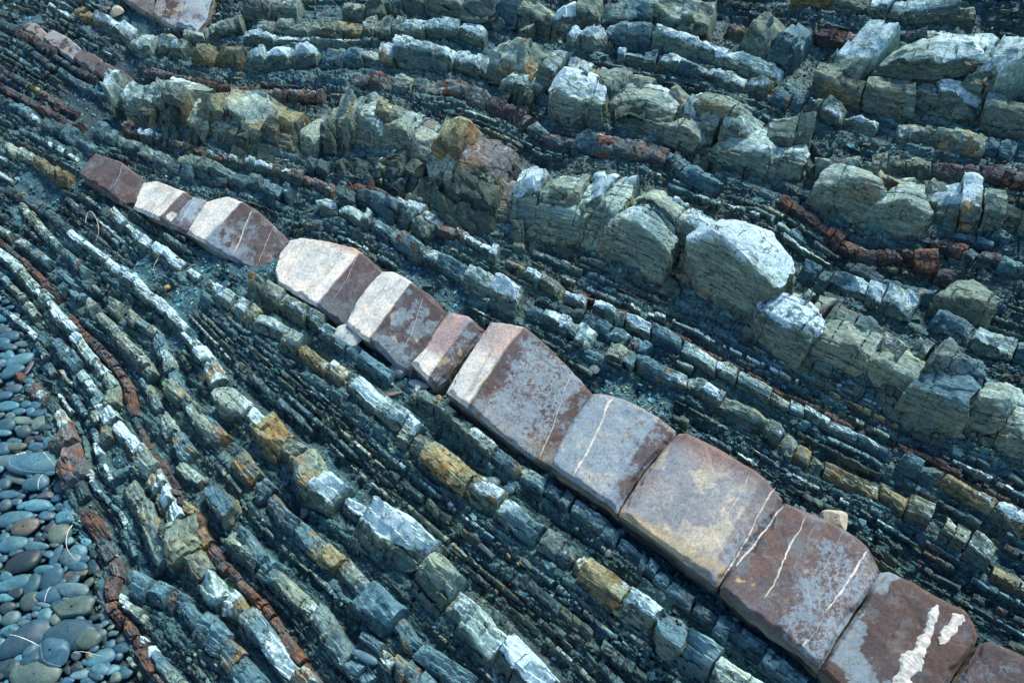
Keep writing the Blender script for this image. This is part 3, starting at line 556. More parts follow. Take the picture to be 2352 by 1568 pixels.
# ------------------------------------------------------------------ blocks of the thin beds
def block_mesh(b, s0, s1, R, kind, hf, res):
    if not hasattr(b, 'jit') or R.random() < .5: b.jit = (R.normal(0, .10 if kind not in 'RMBDW' else .17), R.uniform(.85, 1.15), R.uniform(.08, .34), R.uniform(.80, .96), R.normal(.10, .14), R.normal(0, .06), R.normal(0, .05))
    J = b.jit; mid = (s0 + s1)/2; w = np.interp(mid, b.s, b.w)*(1 + J[0]); L = s1 - s0
    H = w*hf*J[1] + .006; top = PAL[kind]
    cr = J[2]; tv = J[3]
    if kind == 'L': cr = R.uniform(.55, .8); tv = .95
    # profile across (v, h)
    pv = np.array([-.06, -.01, cr*.6, cr, cr + .1, .5, tv - .06, tv, tv + .03, tv + .04])*w
    ph_ = np.array([-.45, .15, .55, .88, 1.0, 1.02 + R.normal(0, .05), .97 + R.normal(0, .06), .85, .3, -.5])*H
    d = np.r_[0, np.cumsum(np.hypot(np.diff(pv), np.diff(ph_)))]
    nv = max(10, int(d[-1]/res)); tt = np.linspace(0, d[-1], nv); v = np.interp(tt, d, pv); h = np.interp(tt, d, ph_)
    side = 1 - sst(d[3] - .1*w*0, d[4], tt)
    nu = max(4, int(L/res)); q = np.linspace(0, 1, nu)
    qs = np.r_[0, 0, q, 1, 1]; drop = np.r_[1, .45, np.zeros(nu), .45, 1]
    Q_, V_ = np.meshgrid(qs, v, indexing='ij'); D_ = np.broadcast_to(drop[:, None], Q_.shape)
    H_ = np.broadcast_to(h[None], Q_.shape)*(1 - D_) + (-.45*H)*D_
    S_ = np.broadcast_to(side[None], Q_.shape)
    x = (Q_ - .5)*L; y = V_ - w*.5; z = H_.copy()
    x = x*(1 + .03*D_)
    # tilt and jitter
    z = z + x*R.normal(0, .09) + y*J[4]; y = y + x*R.normal(0, .05) + J[5]*w; z += J[6]*w + R.normal(0, .015)*w
    # fracture facets
    P = np.stack([x, y, z], -1)
    for i in range(R.integers(3, 8)):
        az = R.uniform(0, 2*math.pi); el = R.uniform(.35, 1.3)
        if abs(math.cos(az)) > .6: el = max(el, .95)
        n = np.array([math.cos(az)*math.cos(el), math.sin(az)*math.cos(el), math.sin(el)])
        dd = P @ n; m = np.quantile(dd, .995) - R.uniform(.02, .22)*w
        P = P - np.maximum(0, dd - m)[..., None]*n*np.array([.35, 1, 1])
    x, y, z = P[..., 0], P[..., 1], P[..., 2]
    s = mid + x + .0*y; skew = b.skew
    s = s + skew*y
    c = np.stack([np.interp(s, b.s, b.c[:, i]) for i in (0, 1)], -1); nn = np.stack([np.interp(s, b.s, b.n[:, i]) for i in (0, 1)], -1)
    ex = np.where(s < 0, s, np.where(s > b.s[-1], s - b.s[-1], 0))[..., None]; te = np.where(s[..., None] < 0, b.t[0], b.t[-1]); c = c + ex*te
    pos = c + nn*y[..., None]; a_, b_ = pos[..., 0], pos[..., 1]
    z = z + relief(c[..., 0], c[..., 1]) + .008
    if kind == 'L': z = z - .004
    Pn = np.stack([a_, b_, z], -1)
    n1 = np.stack([vn(Pn/(.45*w) + k*9.1, 70 + k) for k in range(3)], -1)*.036*w
    n2 = np.stack([vn(Pn/(.14*w) + k*9.1, 80 + k) for k in range(3)], -1)*.025*w
    # laminae step out on the sides
    lc = (z*1.0 - y*.6)/((.07*w + .0012) if kind != 'L' else .013) + .25*vn(Pn/(.5*w), 90)
    lam = (vn(np.stack([lc, s*6, np.zeros_like(lc)], -1), 91)*.06 - (rnd2(np.floor(lc), np.floor(s/(.7*w)), 92) - .5)*.13)*(w if kind != 'L' else w*.9)
    if kind == 'L': S_ = np.maximum(S_, .75)
    pl, _, _ = shard(y + .1*w*vn(Pn/(.6*w), 63), s, 1/(.24*w), 1/(.38*w), 64 + bi); Pn[..., 2] += (pl - .5)*.15*w*(1 - D_)
    Pn = Pn + n1 + n2; off = -nn*(lam*S_)[..., None]; Pn[..., :2] += off
    # colour
    kk = 1 + R.normal(0, .12); fi = np.clip(s/b.s[-1]*len(b.mix) - .5 + .5*vn(Pn/(.8*w), 93), 0, len(b.mix) - 1.001); f0 = fi.astype(int); ff = sst(.2, .8, fi - f0)[..., None]
    pt = np.array([PAL[k][0] + PAL[k][1] + (PAL[k][2],) for k in b.mix] + [PAL[b.mix[-1]][0] + PAL[b.mix[-1]][1] + (PAL[b.mix[-1]][2],)])
    mixd = pt[f0]*(1 - ff) + pt[f0 + 1]*ff; own = np.array(top[0] + top[1] + (top[2]*(1 - .35*sst(.05, .14, w)),)); wm = R.uniform(.3, .7); mixd = mixd*wm + own*(1 - wm)
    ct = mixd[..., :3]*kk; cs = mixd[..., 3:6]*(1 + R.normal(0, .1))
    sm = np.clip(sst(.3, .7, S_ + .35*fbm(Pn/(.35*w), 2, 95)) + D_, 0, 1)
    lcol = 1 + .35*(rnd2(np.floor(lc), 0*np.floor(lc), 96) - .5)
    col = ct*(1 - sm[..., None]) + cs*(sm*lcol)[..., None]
    al = mixd[..., 6]*(1 - .8*sm)*R.uniform(.7, 1.12)
    if kind in 'WOGYCM' and R.random() < (.2 if kind != 'Y' else .9):
        m = sst(.05, .45, fbm(Pn/(.5*w) + 4, 3, 97))[..., None]*(.9 if kind == 'Y' else .7); col = col*(1 - m) + np.array([.30, .175, .07])*m; al = al*(1 - .6*m[..., 0])
    if kind in 'RMB':
        m = sst(.0, .4, fbm(Pn/(.4*w) + 9, 3, 98))[..., None]; col = col*(1 - m) + (np.array([.075, .055, .062]) if R.random() < .5 else np.array([.20, .085, .05]))*m
    col = np.concatenate([col, al[..., None]], -1)
    Pw = W(Pn[..., 0], Pn[..., 1], Pn[..., 2])
    Qf = gridq(*x.shape)[:, ::-1]
    bv = bedvec(Pn[..., 0], Pn[..., 1], Pn[..., 2])
    cen = W(c[nu//2, nv//2, 0], c[nu//2, nv//2, 1], z.mean()*1.0)
    return Pw.reshape(-1, 3) - cen, Qf, col.reshape(-1, 4), bv.reshape(-1, 3), cen
slabpolys = [poly(s[-1]) for s in SLABS + ROCKS]
def inside(pt, pg):
    x, y = pt; r = False; j = len(pg) - 1
    for i in range(len(pg)):
        if (pg[i, 1] > y) != (pg[j, 1] > y) and x < (pg[j, 0] - pg[i, 0])*(y - pg[i, 1])/(pg[j, 1] - pg[i, 1]) + pg[i, 0]: r = not r
        j = i
    return r
NB = 0
for bi, b in enumerate(beds):
    R = np.random.default_rng(100 + bi); b.skew = R.normal(-.12, .14)
    mi = len(b.s)//2; base = W(b.c[mi, 0], b.c[mi, 1], relief(b.c[mi, 0], b.c[mi, 1]) - .01)
    NB0 = NB; root = link('rock_ledge', None, tuple(base), label=b.label, category='rock ledge', group='ledges of layered rock crossing the slope')
    s = 0.0; slot = 0
    while s < b.s[-1] - .02:
        w = float(np.interp(s, b.s, b.w)); l = w*float(np.clip(R.lognormal(.0, .5), .45, 2.8))*(1 if 'L' not in b.mix and not b.label.startswith('continuous') else .5); e = min(s + l, b.s[-1] + .3*w)
        fx = (np.interp((s + e)/2, b.s, b.F[:, 0]), np.interp((s + e)/2, b.s, b.F[:, 1]))
        if (b.label.startswith('continuous') or not any(inside(fx, pg) for pg in slabpolys)) and R.random() > (.035 if w > .035 else .18):
            f = np.clip(((s + e)/2/b.s[-1])*len(b.mix), 0, len(b.mix) - .01) + R.normal(0, .55)
            kd = b.mix[int(np.clip(f, 0, len(b.mix) - 1))]
            g = R.uniform(.0, .035)*w if R.random() < .85 else .12*w
            V, Qf, col, bv, cen = block_mesh(b, s, e - g, R, kd, PAL[kd][3], .0056)
            me = make_mesh(PART[kd], V, Qf, col, bv, M_ROCK)
            link(PART[kd], me, tuple(cen - base), root); NB += 1
        s = e
    if NB == NB0: bpy.data.objects.remove(root)
VV, QQ, CCc, BV = [], [], [], []; off = 0
for bi, b in enumerate(thin):
    R = np.random.default_rng(3000 + bi); b.skew = R.normal(-.12, .14); s = 0.0
    while s < b.s[-1] - .01:
        w = float(np.interp(s, b.s, b.w)); e = min(s + w*float(np.clip(R.lognormal(.0, .55), .5, 3.0)), b.s[-1] + .2*w)
        if R.random() > .2:
            if R.random() < .5 and hasattr(b, 'jit'): del b.jit
            kd = b.mix[int(np.clip((s + e)/2/b.s[-1]*len(b.mix) + R.normal(0, .6), 0, len(b.mix) - 1))]
            V, Qf, col, bv, cen = block_mesh(b, s, e - R.uniform(0, .06)*w, R, kd, PAL[kd][3], .0078); VV.append(V + cen); QQ.append(Qf + off); CCc.append(col); BV.append(bv); off += len(V); NB += 1
        s = e
link('thin_shale_layers', make_mesh('thin_shale_layers', np.concatenate(VV), np.concatenate(QQ), np.concatenate(CCc), np.concatenate(BV), M_ROCK), kind='stuff')
print('blocks', NB, off)

# ------------------------------------------------------------------ polygon slabs and massive rocks
def rough_poly(pg, h, amp, seed, step=.006):
    """outline in plane coords with a rough natural edge"""
    q = hit(pg[:, 0], pg[:, 1], h); n = len(q); q2 = np.vstack([q, q[:1]])
    d = np.r_[0, np.cumsum(np.hypot(*np.diff(q2, axis=0).T))]; m = max(40, int(d[-1]/step)); t = np.linspace(0, d[-1], m, endpoint=False)
    a = np.interp(t, d, q2[:, 0]); b = np.interp(t, d, q2[:, 1])
    for _ in range(1): a = .5*a + .25*(np.roll(a, 1) + np.roll(a, -1)); b = .5*b + .25*(np.roll(b, 1) + np.roll(b, -1))
    z = np.zeros_like(a); f = lambda s, q: vn(np.stack([a*s + .7*b*s, b*s - .7*a*s, z + q], -1), seed + q)
    da = amp*(f(7, 1) + .6*f(19, 2) + .45*f(47, 3)); db = amp*(f(7, 4) + .6*f(19, 5) + .45*f(47, 6)); a = a + da; b = b + db
    return a, b
def disk(a, b, step=.007):
    """polar fill -> ring index 0 (centre) .. nr-1 (edge)"""
    ca, cb = a.mean(), b.mean(); r = np.hypot(a - ca, b - cb).max(); nr = max(8, int(r/step))
    rho = (np.arange(nr) + .5)/nr; rho[-1] = 1.0
    return ca + np.outer(rho, a - ca), cb + np.outer(rho, b - cb), rho
def edge_dist(A, B, a, b, sub=1):
    ea, eb = a[::sub], b[::sub]; fa, fb = A.ravel(), B.ravel(); out = np.full(fa.shape, 9.)
    sx, sy = np.roll(ea, -1) - ea, np.roll(eb, -1) - eb; sl2 = sx*sx + sy*sy + 1e-12
    for i in range(0, len(fa), 3000):
        dx = fa[i:i + 3000, None] - ea; dy = fb[i:i + 3000, None] - eb; out[i:i + 3000] = np.sqrt((dx*dx + dy*dy).min(1))
    return out.reshape(A.shape)
CR = np.array([.52, .52, .46]); BR = np.array([.066, .054, .055]); GY = np.array([.185, .245, .275]); RB = np.array([.100, .065, .055]); OC = np.array([.42, .33, .17])
def lerp(c1, c2, m): return c1*(1 - m[..., None]) + c2*m[..., None]
def slab_color(kind, u, v, a, b, ed, seed):
    """u 0..1 along the band (left to right), v 0..1 across (bottom to top)"""
    n = fbm2(a*9, b*9, 4, seed); nf = fbm2(a*30, b*30, 3, seed + 5); nl = fbm2((u*9 + .2*n), v*1.2, 2, seed + 9)
    def split(x, e=.012, j=.02): return sst(x - e, x + e, u + j*n + .4*j*nf)
    def patch(lo, w=.08, m=n): return sst(lo, lo + w, m + .35*nf)
    al = np.full(a.shape, .12); brown = BR*.9*(1 + .5*n[..., None]); cream = CR*(1 + .12*n[..., None] + .12*nl[..., None])
    rim = (1 - sst(.004, .03, ed + .012*nf))
    if kind in ('rust', 'rustpale'): c = lerp(RB*.8, CR*.65, patch(.1 if kind == 'rust' else -.1)); al += .2
    elif kind == 'brown': c = lerp(BR*1.7 + .02, RB, patch(.2)); c = c + .02
    elif kind == 'dark': c = lerp(BR*.95, RB*.75, patch(.15)); c = lerp(c, CR*.5, patch(.5, .1))
    elif kind == 'cream1': c = lerp(cream, CR*.45, patch(.35)*.5); c = lerp(c, BR*1.2, split(.86)*patch(-.1))
    elif kind == 'grey': c = lerp(GY*1.15, BR*1.3, sst(.5, .2, v)*patch(-.2)); al += .35
    elif kind == 'creambrown':
        c = lerp(cream, brown, split(.36)); g = patch(.02)*sst(.55, .35, v + .3*(u - .5))*sst(.3, .36, u)*sst(.75, .6, u); c = lerp(c, GY*.8, g); al += .1*split(.36)*sst(.2, .6, u)
    elif kind == 'creambrown2': c = lerp(cream, lerp(BR*.95, GY*.45, sst(.4, .1, v)*.6), split(.70)); c = lerp(c, OC*.9, patch(.3)*(1 - split(.6))*.35); c = lerp(c, np.array([.35, .16, .09]), sst(.86, .97, v + .05*nf)*(1 - split(.7))*.7)
    elif kind == 'map': c = lerp(cream*.97, brown*.8, split(.45)); g = patch(.06, .02, fbm2(a*14, b*14, 4, seed + 3))*split(.47)*sst(.04, .12, 1 - u + .02*nf); c = lerp(c, GY*.62, g); al += .3*g
    elif kind == 'pink': c = lerp(np.array([.27, .215, .20]), CR*1.05, sst(.42, .30, v + .05*n)); c = lerp(c, lerp(BR, OC*.6, patch(.2)), split(.64)); al += .2*split(.6)
    elif kind == 'speckled':
        cc = lerp(cream, np.array([.34, .28, .25]), sst(.45, .75, v + .1*n)); cc = lerp(cc, OC*1.2, patch(.0)*sst(.65, .5, v)*sst(.25, .4, v))
        c = lerp(cc, lerp(RB*.62, BR, patch(0)), split(.27)); al = .12 + .58*split(.29)*sst(.25, .45, u)*sst(.97, .8, u)*sst(.98, .86, v)
        c = lerp(c, OC*.5, sst(.25, .08, v)*split(.3)*.6)
    elif kind == 'greybrown':
        c = lerp(GY*.95 + .02, BR*1.15, split(.78)); c = lerp(c, CR*.62, patch(.0)*sst(.5, .3, v)*sst(.8, .6, u)); c = lerp(c, RB*.9, rim*.2); al = .28 + .5*sst(.3, .1, v)*sst(.5, .7, u)
    elif kind == 'beige':
        c = lerp(np.array([.24, .25, .25]), np.array([.36, .34, .27]), patch(.0)); c = lerp(c, np.array([.17, .125, .115]), sst(.72, .95, v + .08*n)); c = lerp(c, BR*1.7, split(.80)*.6); c = lerp(c, RB, sst(.055, .02, ed + .03*nf + .03*n)*.35); c = lerp(c, OC*1.0, sst(.24, .14, v + .05*nf)*sst(.02, .1, v)*.6)
        al = .08 + .5*split(.8)*sst(.75, .5, v)
    elif kind == 'redgrey':
        c = lerp(BR*1.35, RB*.95, patch(.0)); c = lerp(c, GY*.8, patch(.15, .3)*sst(.35, .5, u)*.7); c = lerp(c, OC*.95, patch(.05)*sst(.42, .2, v)*sst(.5, .2, u)); al = .14 + .5*sst(.45, .6, u + .03*nf)*sst(.95, .75, v)
    elif kind == 'quartz': c = lerp(RB*.62, BR*.85, patch(.0)); g = patch(.0, .03, fbm2(a*7, b*7, 4, seed + 3))*sst(.66, .5, u); c = lerp(c, GY*.75, g); al = .1 + .3*g
    elif kind == 'purple': c = lerp(BR*.8, GY*.6, patch(.2)*.6); al += .05
    elif kind == 'tan': c = lerp(np.array([.16, .17, .145]), np.array([.20, .165, .14]), split(.55)); c = lerp(c, GY*1.2, patch(.35)); al += .1
    c = lerp(c, np.array([.22, .11, .07]), rim*.12*sst(.6, .8, v))
    # fine dark hairlines across the cream parts
    hl = np.abs(vn2(u*13 + .25*vn2(v*3, u*3, seed + 21), v*.7, seed + 20)); lt = (c.sum(-1) > 1.0)
    c = c*(1 - .35*(lt*(1 - sst(0, .035, hl)))[..., None])
    return c*(1 + .10*nf[..., None]), al
BANDT = None
def prism(name, pg, H, skirtF, kind, seed, slab=True, label=''):
    R = np.random.default_rng(seed); pg = pg.mean(0) + (pg - pg.mean(0))*1.02 if slab else pg.mean(0) + (pg - pg.mean(0))*1.10; H = H*.5 + .01 if slab else H*.8; a, b = rough_poly(pg, H, .0028 if slab else .013, seed)
    A, B, rho = disk(a, b, .0065); ca, cb = a.mean(), b.mean()
    t = bil(TT, np.array([ca]), np.array([cb]))[0]; n = np.array([-t[1], t[0]])
    if slab: t = np.array([.82, -.57]) if ca > -1.9 else t; n = np.array([-t[1], t[0]])
    ed = edge_dist(A, B, a, b); ua = (A - ca)*t[0] + (B - cb)*t[1]; va = (A - ca)*n[0] + (B - cb)*n[1]
    U = (ua - ua.min())/(ua.max() - ua.min()); V = (va - va.min())/(va.max() - va.min()); sz = math.sqrt((ua.max() - ua.min())*(va.max() - va.min()))
    rel = relief(np.array([ca]), np.array([cb]))[0]*.35 + relief(A, B)*.65
    if slab:
        h = H*np.ones_like(A) - .003*np.exp(-ed/.003) - .014*sst(.014, .0, ed - .028*np.maximum(0, fbm2(A*17, B*17, 3, seed + 77))) + .0035*fbm2(A*7, B*7, 3, seed) + .0008*vn2(A*60, B*60, seed)
        u0 = {'creambrown': .36, 'creambrown2': .70, 'map': .45, 'pink': .64, 'speckled': .27, 'greybrown': .78, 'beige': .80, 'redgrey': .88, 'quartz': .84, 'cream1': .86, 'dark': .5}.get(kind, .6)
        du = (U - u0)*(ua.max() - ua.min()); h = h - np.where(du > 0, .26*du, -.07*du) + .03*sz - .05*np.maximum(0, .12 - V)*sz
        h = h + .0022*fbm2(A*28, B*28, 3, seed + 90) + R.normal(0, .012)*(ua/sz) + R.normal(.01, .01)*(va/sz)
        st = fbm2(A*6, B*6, 3, seed + 3); h = h - .0022*sst(.1, .2, st)          # a flaked off skin
        cr = np.abs(vn2(ua*16 + 3, va*1.3, seed + 31)); h = h - .0012*(1 - sst(0, .02, cr))
    else:
        cre = .40 + .16*vn2(U*2.2, U*0, seed + 5) + .05*vn2(U*9, U*0, seed + 6)
        h = H*(.12 + .88*np.clip(V/cre, 0, 1)**.9)*(1 - .12*np.clip((V - cre)/(1 - cre), 0, 1)) + H*.35*R.normal(0, .5)*(U - .5) + .035*sz*fbm2(A/sz*2.1, B/sz*2.1, 2, seed)
        P = np.stack([ua, va, h], -1)
        for i in range(7):
            az = (0 if i % 2 else math.pi)*(i > 3) + (math.pi/2 if i % 2 else -math.pi/2)*(i <= 3) + R.normal(0, .6); el = R.uniform(.6, 1.4); nn = np.array([math.cos(az)*math.cos(el), math.sin(az)*math.cos(el), math.sin(el)])
            dd = P @ nn; m = np.quantile(dd, .99) - R.uniform(.01, .09)*sz; ex = np.maximum(0, dd - m)
            h = h - ex*min(1/max(nn[2], .3), 1.6); h = np.maximum(h, .05*H); P[..., 2] = h
        face = sst(.0, -.12, V - cre)
        # stepped laminae breaking through and joints
        lc = h/(.016) + .8*fbm2(A*6, B*6, 2, seed); stp = (lc - np.floor(lc)); h = h + .9*.016*(sst(.7, 1., stp) - stp)*(.25 + .75*face) + .012*face*(rnd2(np.floor((va)/.011), np.floor(ua/.05), seed) - .5)
        jn = np.abs(vn2(ua/sz*2.6 + 7 + seed % 5, va/sz*.7, seed + 41)); h = h - .016*(1 - sst(0, .03, jn)); jn2 = np.abs(vn2(va/sz*3.1 + 2 + seed % 7, ua/sz*.9 + 4, seed + 42)); h = h - .008*(1 - sst(0, .03, jn2))
        pc, _, pr = shard(va + .01*vn2(A*20, B*20, seed), ua, 1/(.10*sz), 1/(.2*sz), seed + 43); h = h + (pc - .5)*.035*sz*.6
        h = h + .004*fbm2(A*45, B*45, 3, seed + 8)
    zt = h + rel
    # walls: rings going down, leaning out towards the lower side
    ea, eb, ez = A[-1], B[-1], zt[-1]; ga_ = np.roll(ea, -1) - np.roll(ea, 1); gb_ = np.roll(eb, -1) - np.roll(eb, 1); gl = np.hypot(ga_, gb_) + 1e-9
    oa, ob = gb_/gl, -ga_/gl
    if ((oa*(ea - ca) + ob*(eb - cb)).mean()) < 0: oa, ob = -oa, -ob
    for _ in range(4): oa = (oa + np.roll(oa, 1) + np.roll(oa, -1))/3; ob = (ob + np.roll(ob, 1) + np.roll(ob, -1))/3
    down = np.clip(-(oa*n[0] + ob*n[1]), 0, 1)
    depth = H + .06; nw = max(6, int(depth/.008)); fr = np.linspace(0, 1, nw + 1)[1:]
    lean = (.10 if slab else .0)*depth + (skirtF*.0018)*down*(0 if slab else 1)
    lamr = np.array([(rnd2(np.floor(np.array([f*depth/.014])), 0, seed)[0] - .5) for f in fr])
    WA, WB, WZ = [], [], []
    for f, lr in zip(fr, lamr):
        dz = np.full_like(ea, f*depth*55); jj = .009*vn(np.stack([ea*9, eb*9, dz], -1), seed + 50) + .018*lr*down*(1 if not slab else .5) + .004*vn(np.stack([ea*33, eb*33, dz*2], -1), seed + 51)
        jj = jj*min(1, f*5)
        o = lean*(f if not slab else f*.5) + jj - (.006 if slab else 0)*f
        WA.append(ea + oa*o); WB.append(eb + ob*o); WZ.append(ez - depth*f)
    A2 = np.vstack([A, WA]); B2 = np.vstack([B, WB]); Z2 = np.vstack([zt, WZ])
    nt_, nr_ = A2.shape[1], A2.shape[0]
    if slab: col, al = slab_color(kind, U, V, A, B, ed, seed)
    else:
        p = {'PW': PAL['W'], 'PWW': PAL['W'], 'PO': ((.29, .34, .285),), 'PY': PAL['Y'], 'PR': PAL['M'], 'PG': PAL['G'], 'PWG': PAL['G'], 'POD': PAL['O']}[kind]
        nz = fbm2(A*5, B*5, 3, seed + 60); col = np.array(p[0])*(1 + .25*nz[..., None])
        if kind in ('PW', 'PO', 'PY', 'PWW'): col = lerp(col, np.array([.33, .36, .29]), sst(-.1, .3, fbm2(A*4 + 3, B*4, 3, seed + 61))*.7)
        if kind == 'PY': col = lerp(col, np.array([.27, .21, .16]), sst(.0, .3, fbm2(A*7, B*7, 3, seed + 62))*.7)
        if kind == 'PR': col = lerp(col, np.array([.34, .36, .30]), sst(.0, .25, fbm2(A*5, B*5, 3, seed + 63))*.9); col = lerp(col, np.array([.20, .105, .065]), sst(.12, .4, fbm2(A*6 + 5, B*6, 3, seed + 64))*.8)
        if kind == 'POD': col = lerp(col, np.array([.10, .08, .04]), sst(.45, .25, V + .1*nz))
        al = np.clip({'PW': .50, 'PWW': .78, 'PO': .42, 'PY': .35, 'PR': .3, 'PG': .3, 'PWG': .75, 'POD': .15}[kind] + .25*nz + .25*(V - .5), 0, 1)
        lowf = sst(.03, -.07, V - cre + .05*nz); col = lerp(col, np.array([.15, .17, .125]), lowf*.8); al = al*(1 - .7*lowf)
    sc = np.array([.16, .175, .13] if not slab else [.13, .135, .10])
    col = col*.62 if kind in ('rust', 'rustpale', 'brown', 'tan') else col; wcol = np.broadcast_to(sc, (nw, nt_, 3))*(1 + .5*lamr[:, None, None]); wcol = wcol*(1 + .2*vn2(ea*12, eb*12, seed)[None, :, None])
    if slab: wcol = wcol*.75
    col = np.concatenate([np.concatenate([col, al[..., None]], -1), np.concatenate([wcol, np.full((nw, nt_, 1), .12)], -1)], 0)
    V3 = W(A2, B2, Z2).reshape(-1, 3); i = np.arange((nr_ - 1)*nt_); u = i//nt_; v = i % nt_; v2 = (v + 1) % nt_
    Q = np.stack([u*nt_ + v, (u + 1)*nt_ + v, (u + 1)*nt_ + v2, u*nt_ + v2], -1)
    # centre fan
    cv = W(np.array([ca]), np.array([cb]), np.array([zt[0].mean()])); V3 = np.vstack([V3, cv]); col = np.vstack([col.reshape(-1, 4), col.reshape(-1, 4)[:1]])
    k = np.arange(nt_); T = np.stack([np.full(nt_, len(V3) - 1), k, (k + 1) % nt_], -1)
    area = ((np.roll(a, -1)*b - a*np.roll(b, -1)).sum()); 
    if area > 0: Q = Q[:, ::-1]; T = T[:, ::-1]
    Q = Q[:, ::-1]; T = T[:, ::-1]
    bv = bedvec(A2, B2, Z2).reshape(-1, 3); bv = np.vstack([bv, bv[:1]])
    cen = W(np.array([ca]), np.array([cb]), np.array([rel.mean()]))[0]
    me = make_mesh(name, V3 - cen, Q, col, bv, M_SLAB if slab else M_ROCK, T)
    def surf(x, y):   # height of the top at plane coords
        x = np.atleast_1d(x); y = np.atleast_1d(y); f = np.stack([A.ravel(), B.ravel()], -1); zz = zt.ravel(); out = []
        for p, q in zip(x, y):
            d = (f[:, 0] - p)**2 + (f[:, 1] - q)**2; j = np.argpartition(d, 4)[:4]; out.append(zz[j].mean())
        return np.array(out)
    return me, cen, surf
slab_obj = []
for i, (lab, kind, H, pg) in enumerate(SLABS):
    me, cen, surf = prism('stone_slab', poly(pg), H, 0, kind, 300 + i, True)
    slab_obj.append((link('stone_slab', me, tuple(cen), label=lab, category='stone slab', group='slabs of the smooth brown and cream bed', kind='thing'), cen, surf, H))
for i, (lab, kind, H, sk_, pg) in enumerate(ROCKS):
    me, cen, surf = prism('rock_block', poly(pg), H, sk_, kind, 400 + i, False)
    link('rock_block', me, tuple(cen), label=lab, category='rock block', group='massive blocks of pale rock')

# quartz veins: slab index | width F | points
VEINS = [(7, 5, '577,484 560,515 545,548 528,574'), (7, 1.6, '622,505 600,545 580,585'), (12, 9, '1408,906 1395,930 1380,975 1362,1010 1345,1045 1312,1098'), (12, 2.4, '1462,938 1440,985 1415,1030 1390,1080'),
         (11, 3.4, '1310,842 1292,880 1277,925 1262,965 1240,1010 1228,1038'), (11, 1.8, '1282,830 1286,860 1270,885'), (11, 1.8, '1230,860 1200,900 1160,950 1132,972'), (11, 1.4, '1262,815 1225,870 1180,930'),
         (13, 3.6, '1722,1088 1705,1130 1680,1170 1650,1205 1625,1240 1597,1280'), (13, 6, '1782,1118 1760,1150 1738,1190 1720,1230 1700,1260 1675,1300 1655,1330'), (13, 1.8, '1540,1040 1515,1075 1460,1130 1432,1165'),
         (14, 9, '1800,1160 1775,1190 1750,1222 1728,1252 1712,1270 1690,1298'), (14, 8, '1992,1264 1970,1300 1945,1340 1920,1375 1895,1410'), (14, 2.6, '1895,1410 1875,1450 1850,1478'), (14, 6, '1850,1182 1838,1215 1815,1250 1795,1300 1775,1345 1755,1375'), (14, 1.8, '1936,1218 1920,1255 1890,1310 1860,1350'), (14, 1.5, '1875,1200 1850,1250 1815,1320'), (14, 11, '1858,1468 1843,1484'),
         (15, 24, '2150,1392 2140,1420 2128,1465 2112,1500 2095,1535'), (15, 44, '2110,1500 2090,1530 2078,1560 2085,1600'), (15, 26, '2208,1416 2190,1436 2172,1462 2155,1480'),
         (8, 3, '672,545 655,575 640,605'), (8, 2, '700,548 680,590 650,635'), (8, 4, '780,568 765,600 742,640'), (8, 1.6, '829,585 800,640 765,690'), (9, 4, '900,640 885,665 850,700 826,742'), (9, 2.6, '970,684 955,720 940,760 918,795'), (5, 2.5, '402,438 380,465 350,490'), (6, 1.5, '448,462 415,510'), (6, 2.0, '436,452 410,480 388,512'), (4, 1.3, '285,380 262,420 240,438'), (9, 7, '826,742 812,750 800,745')]
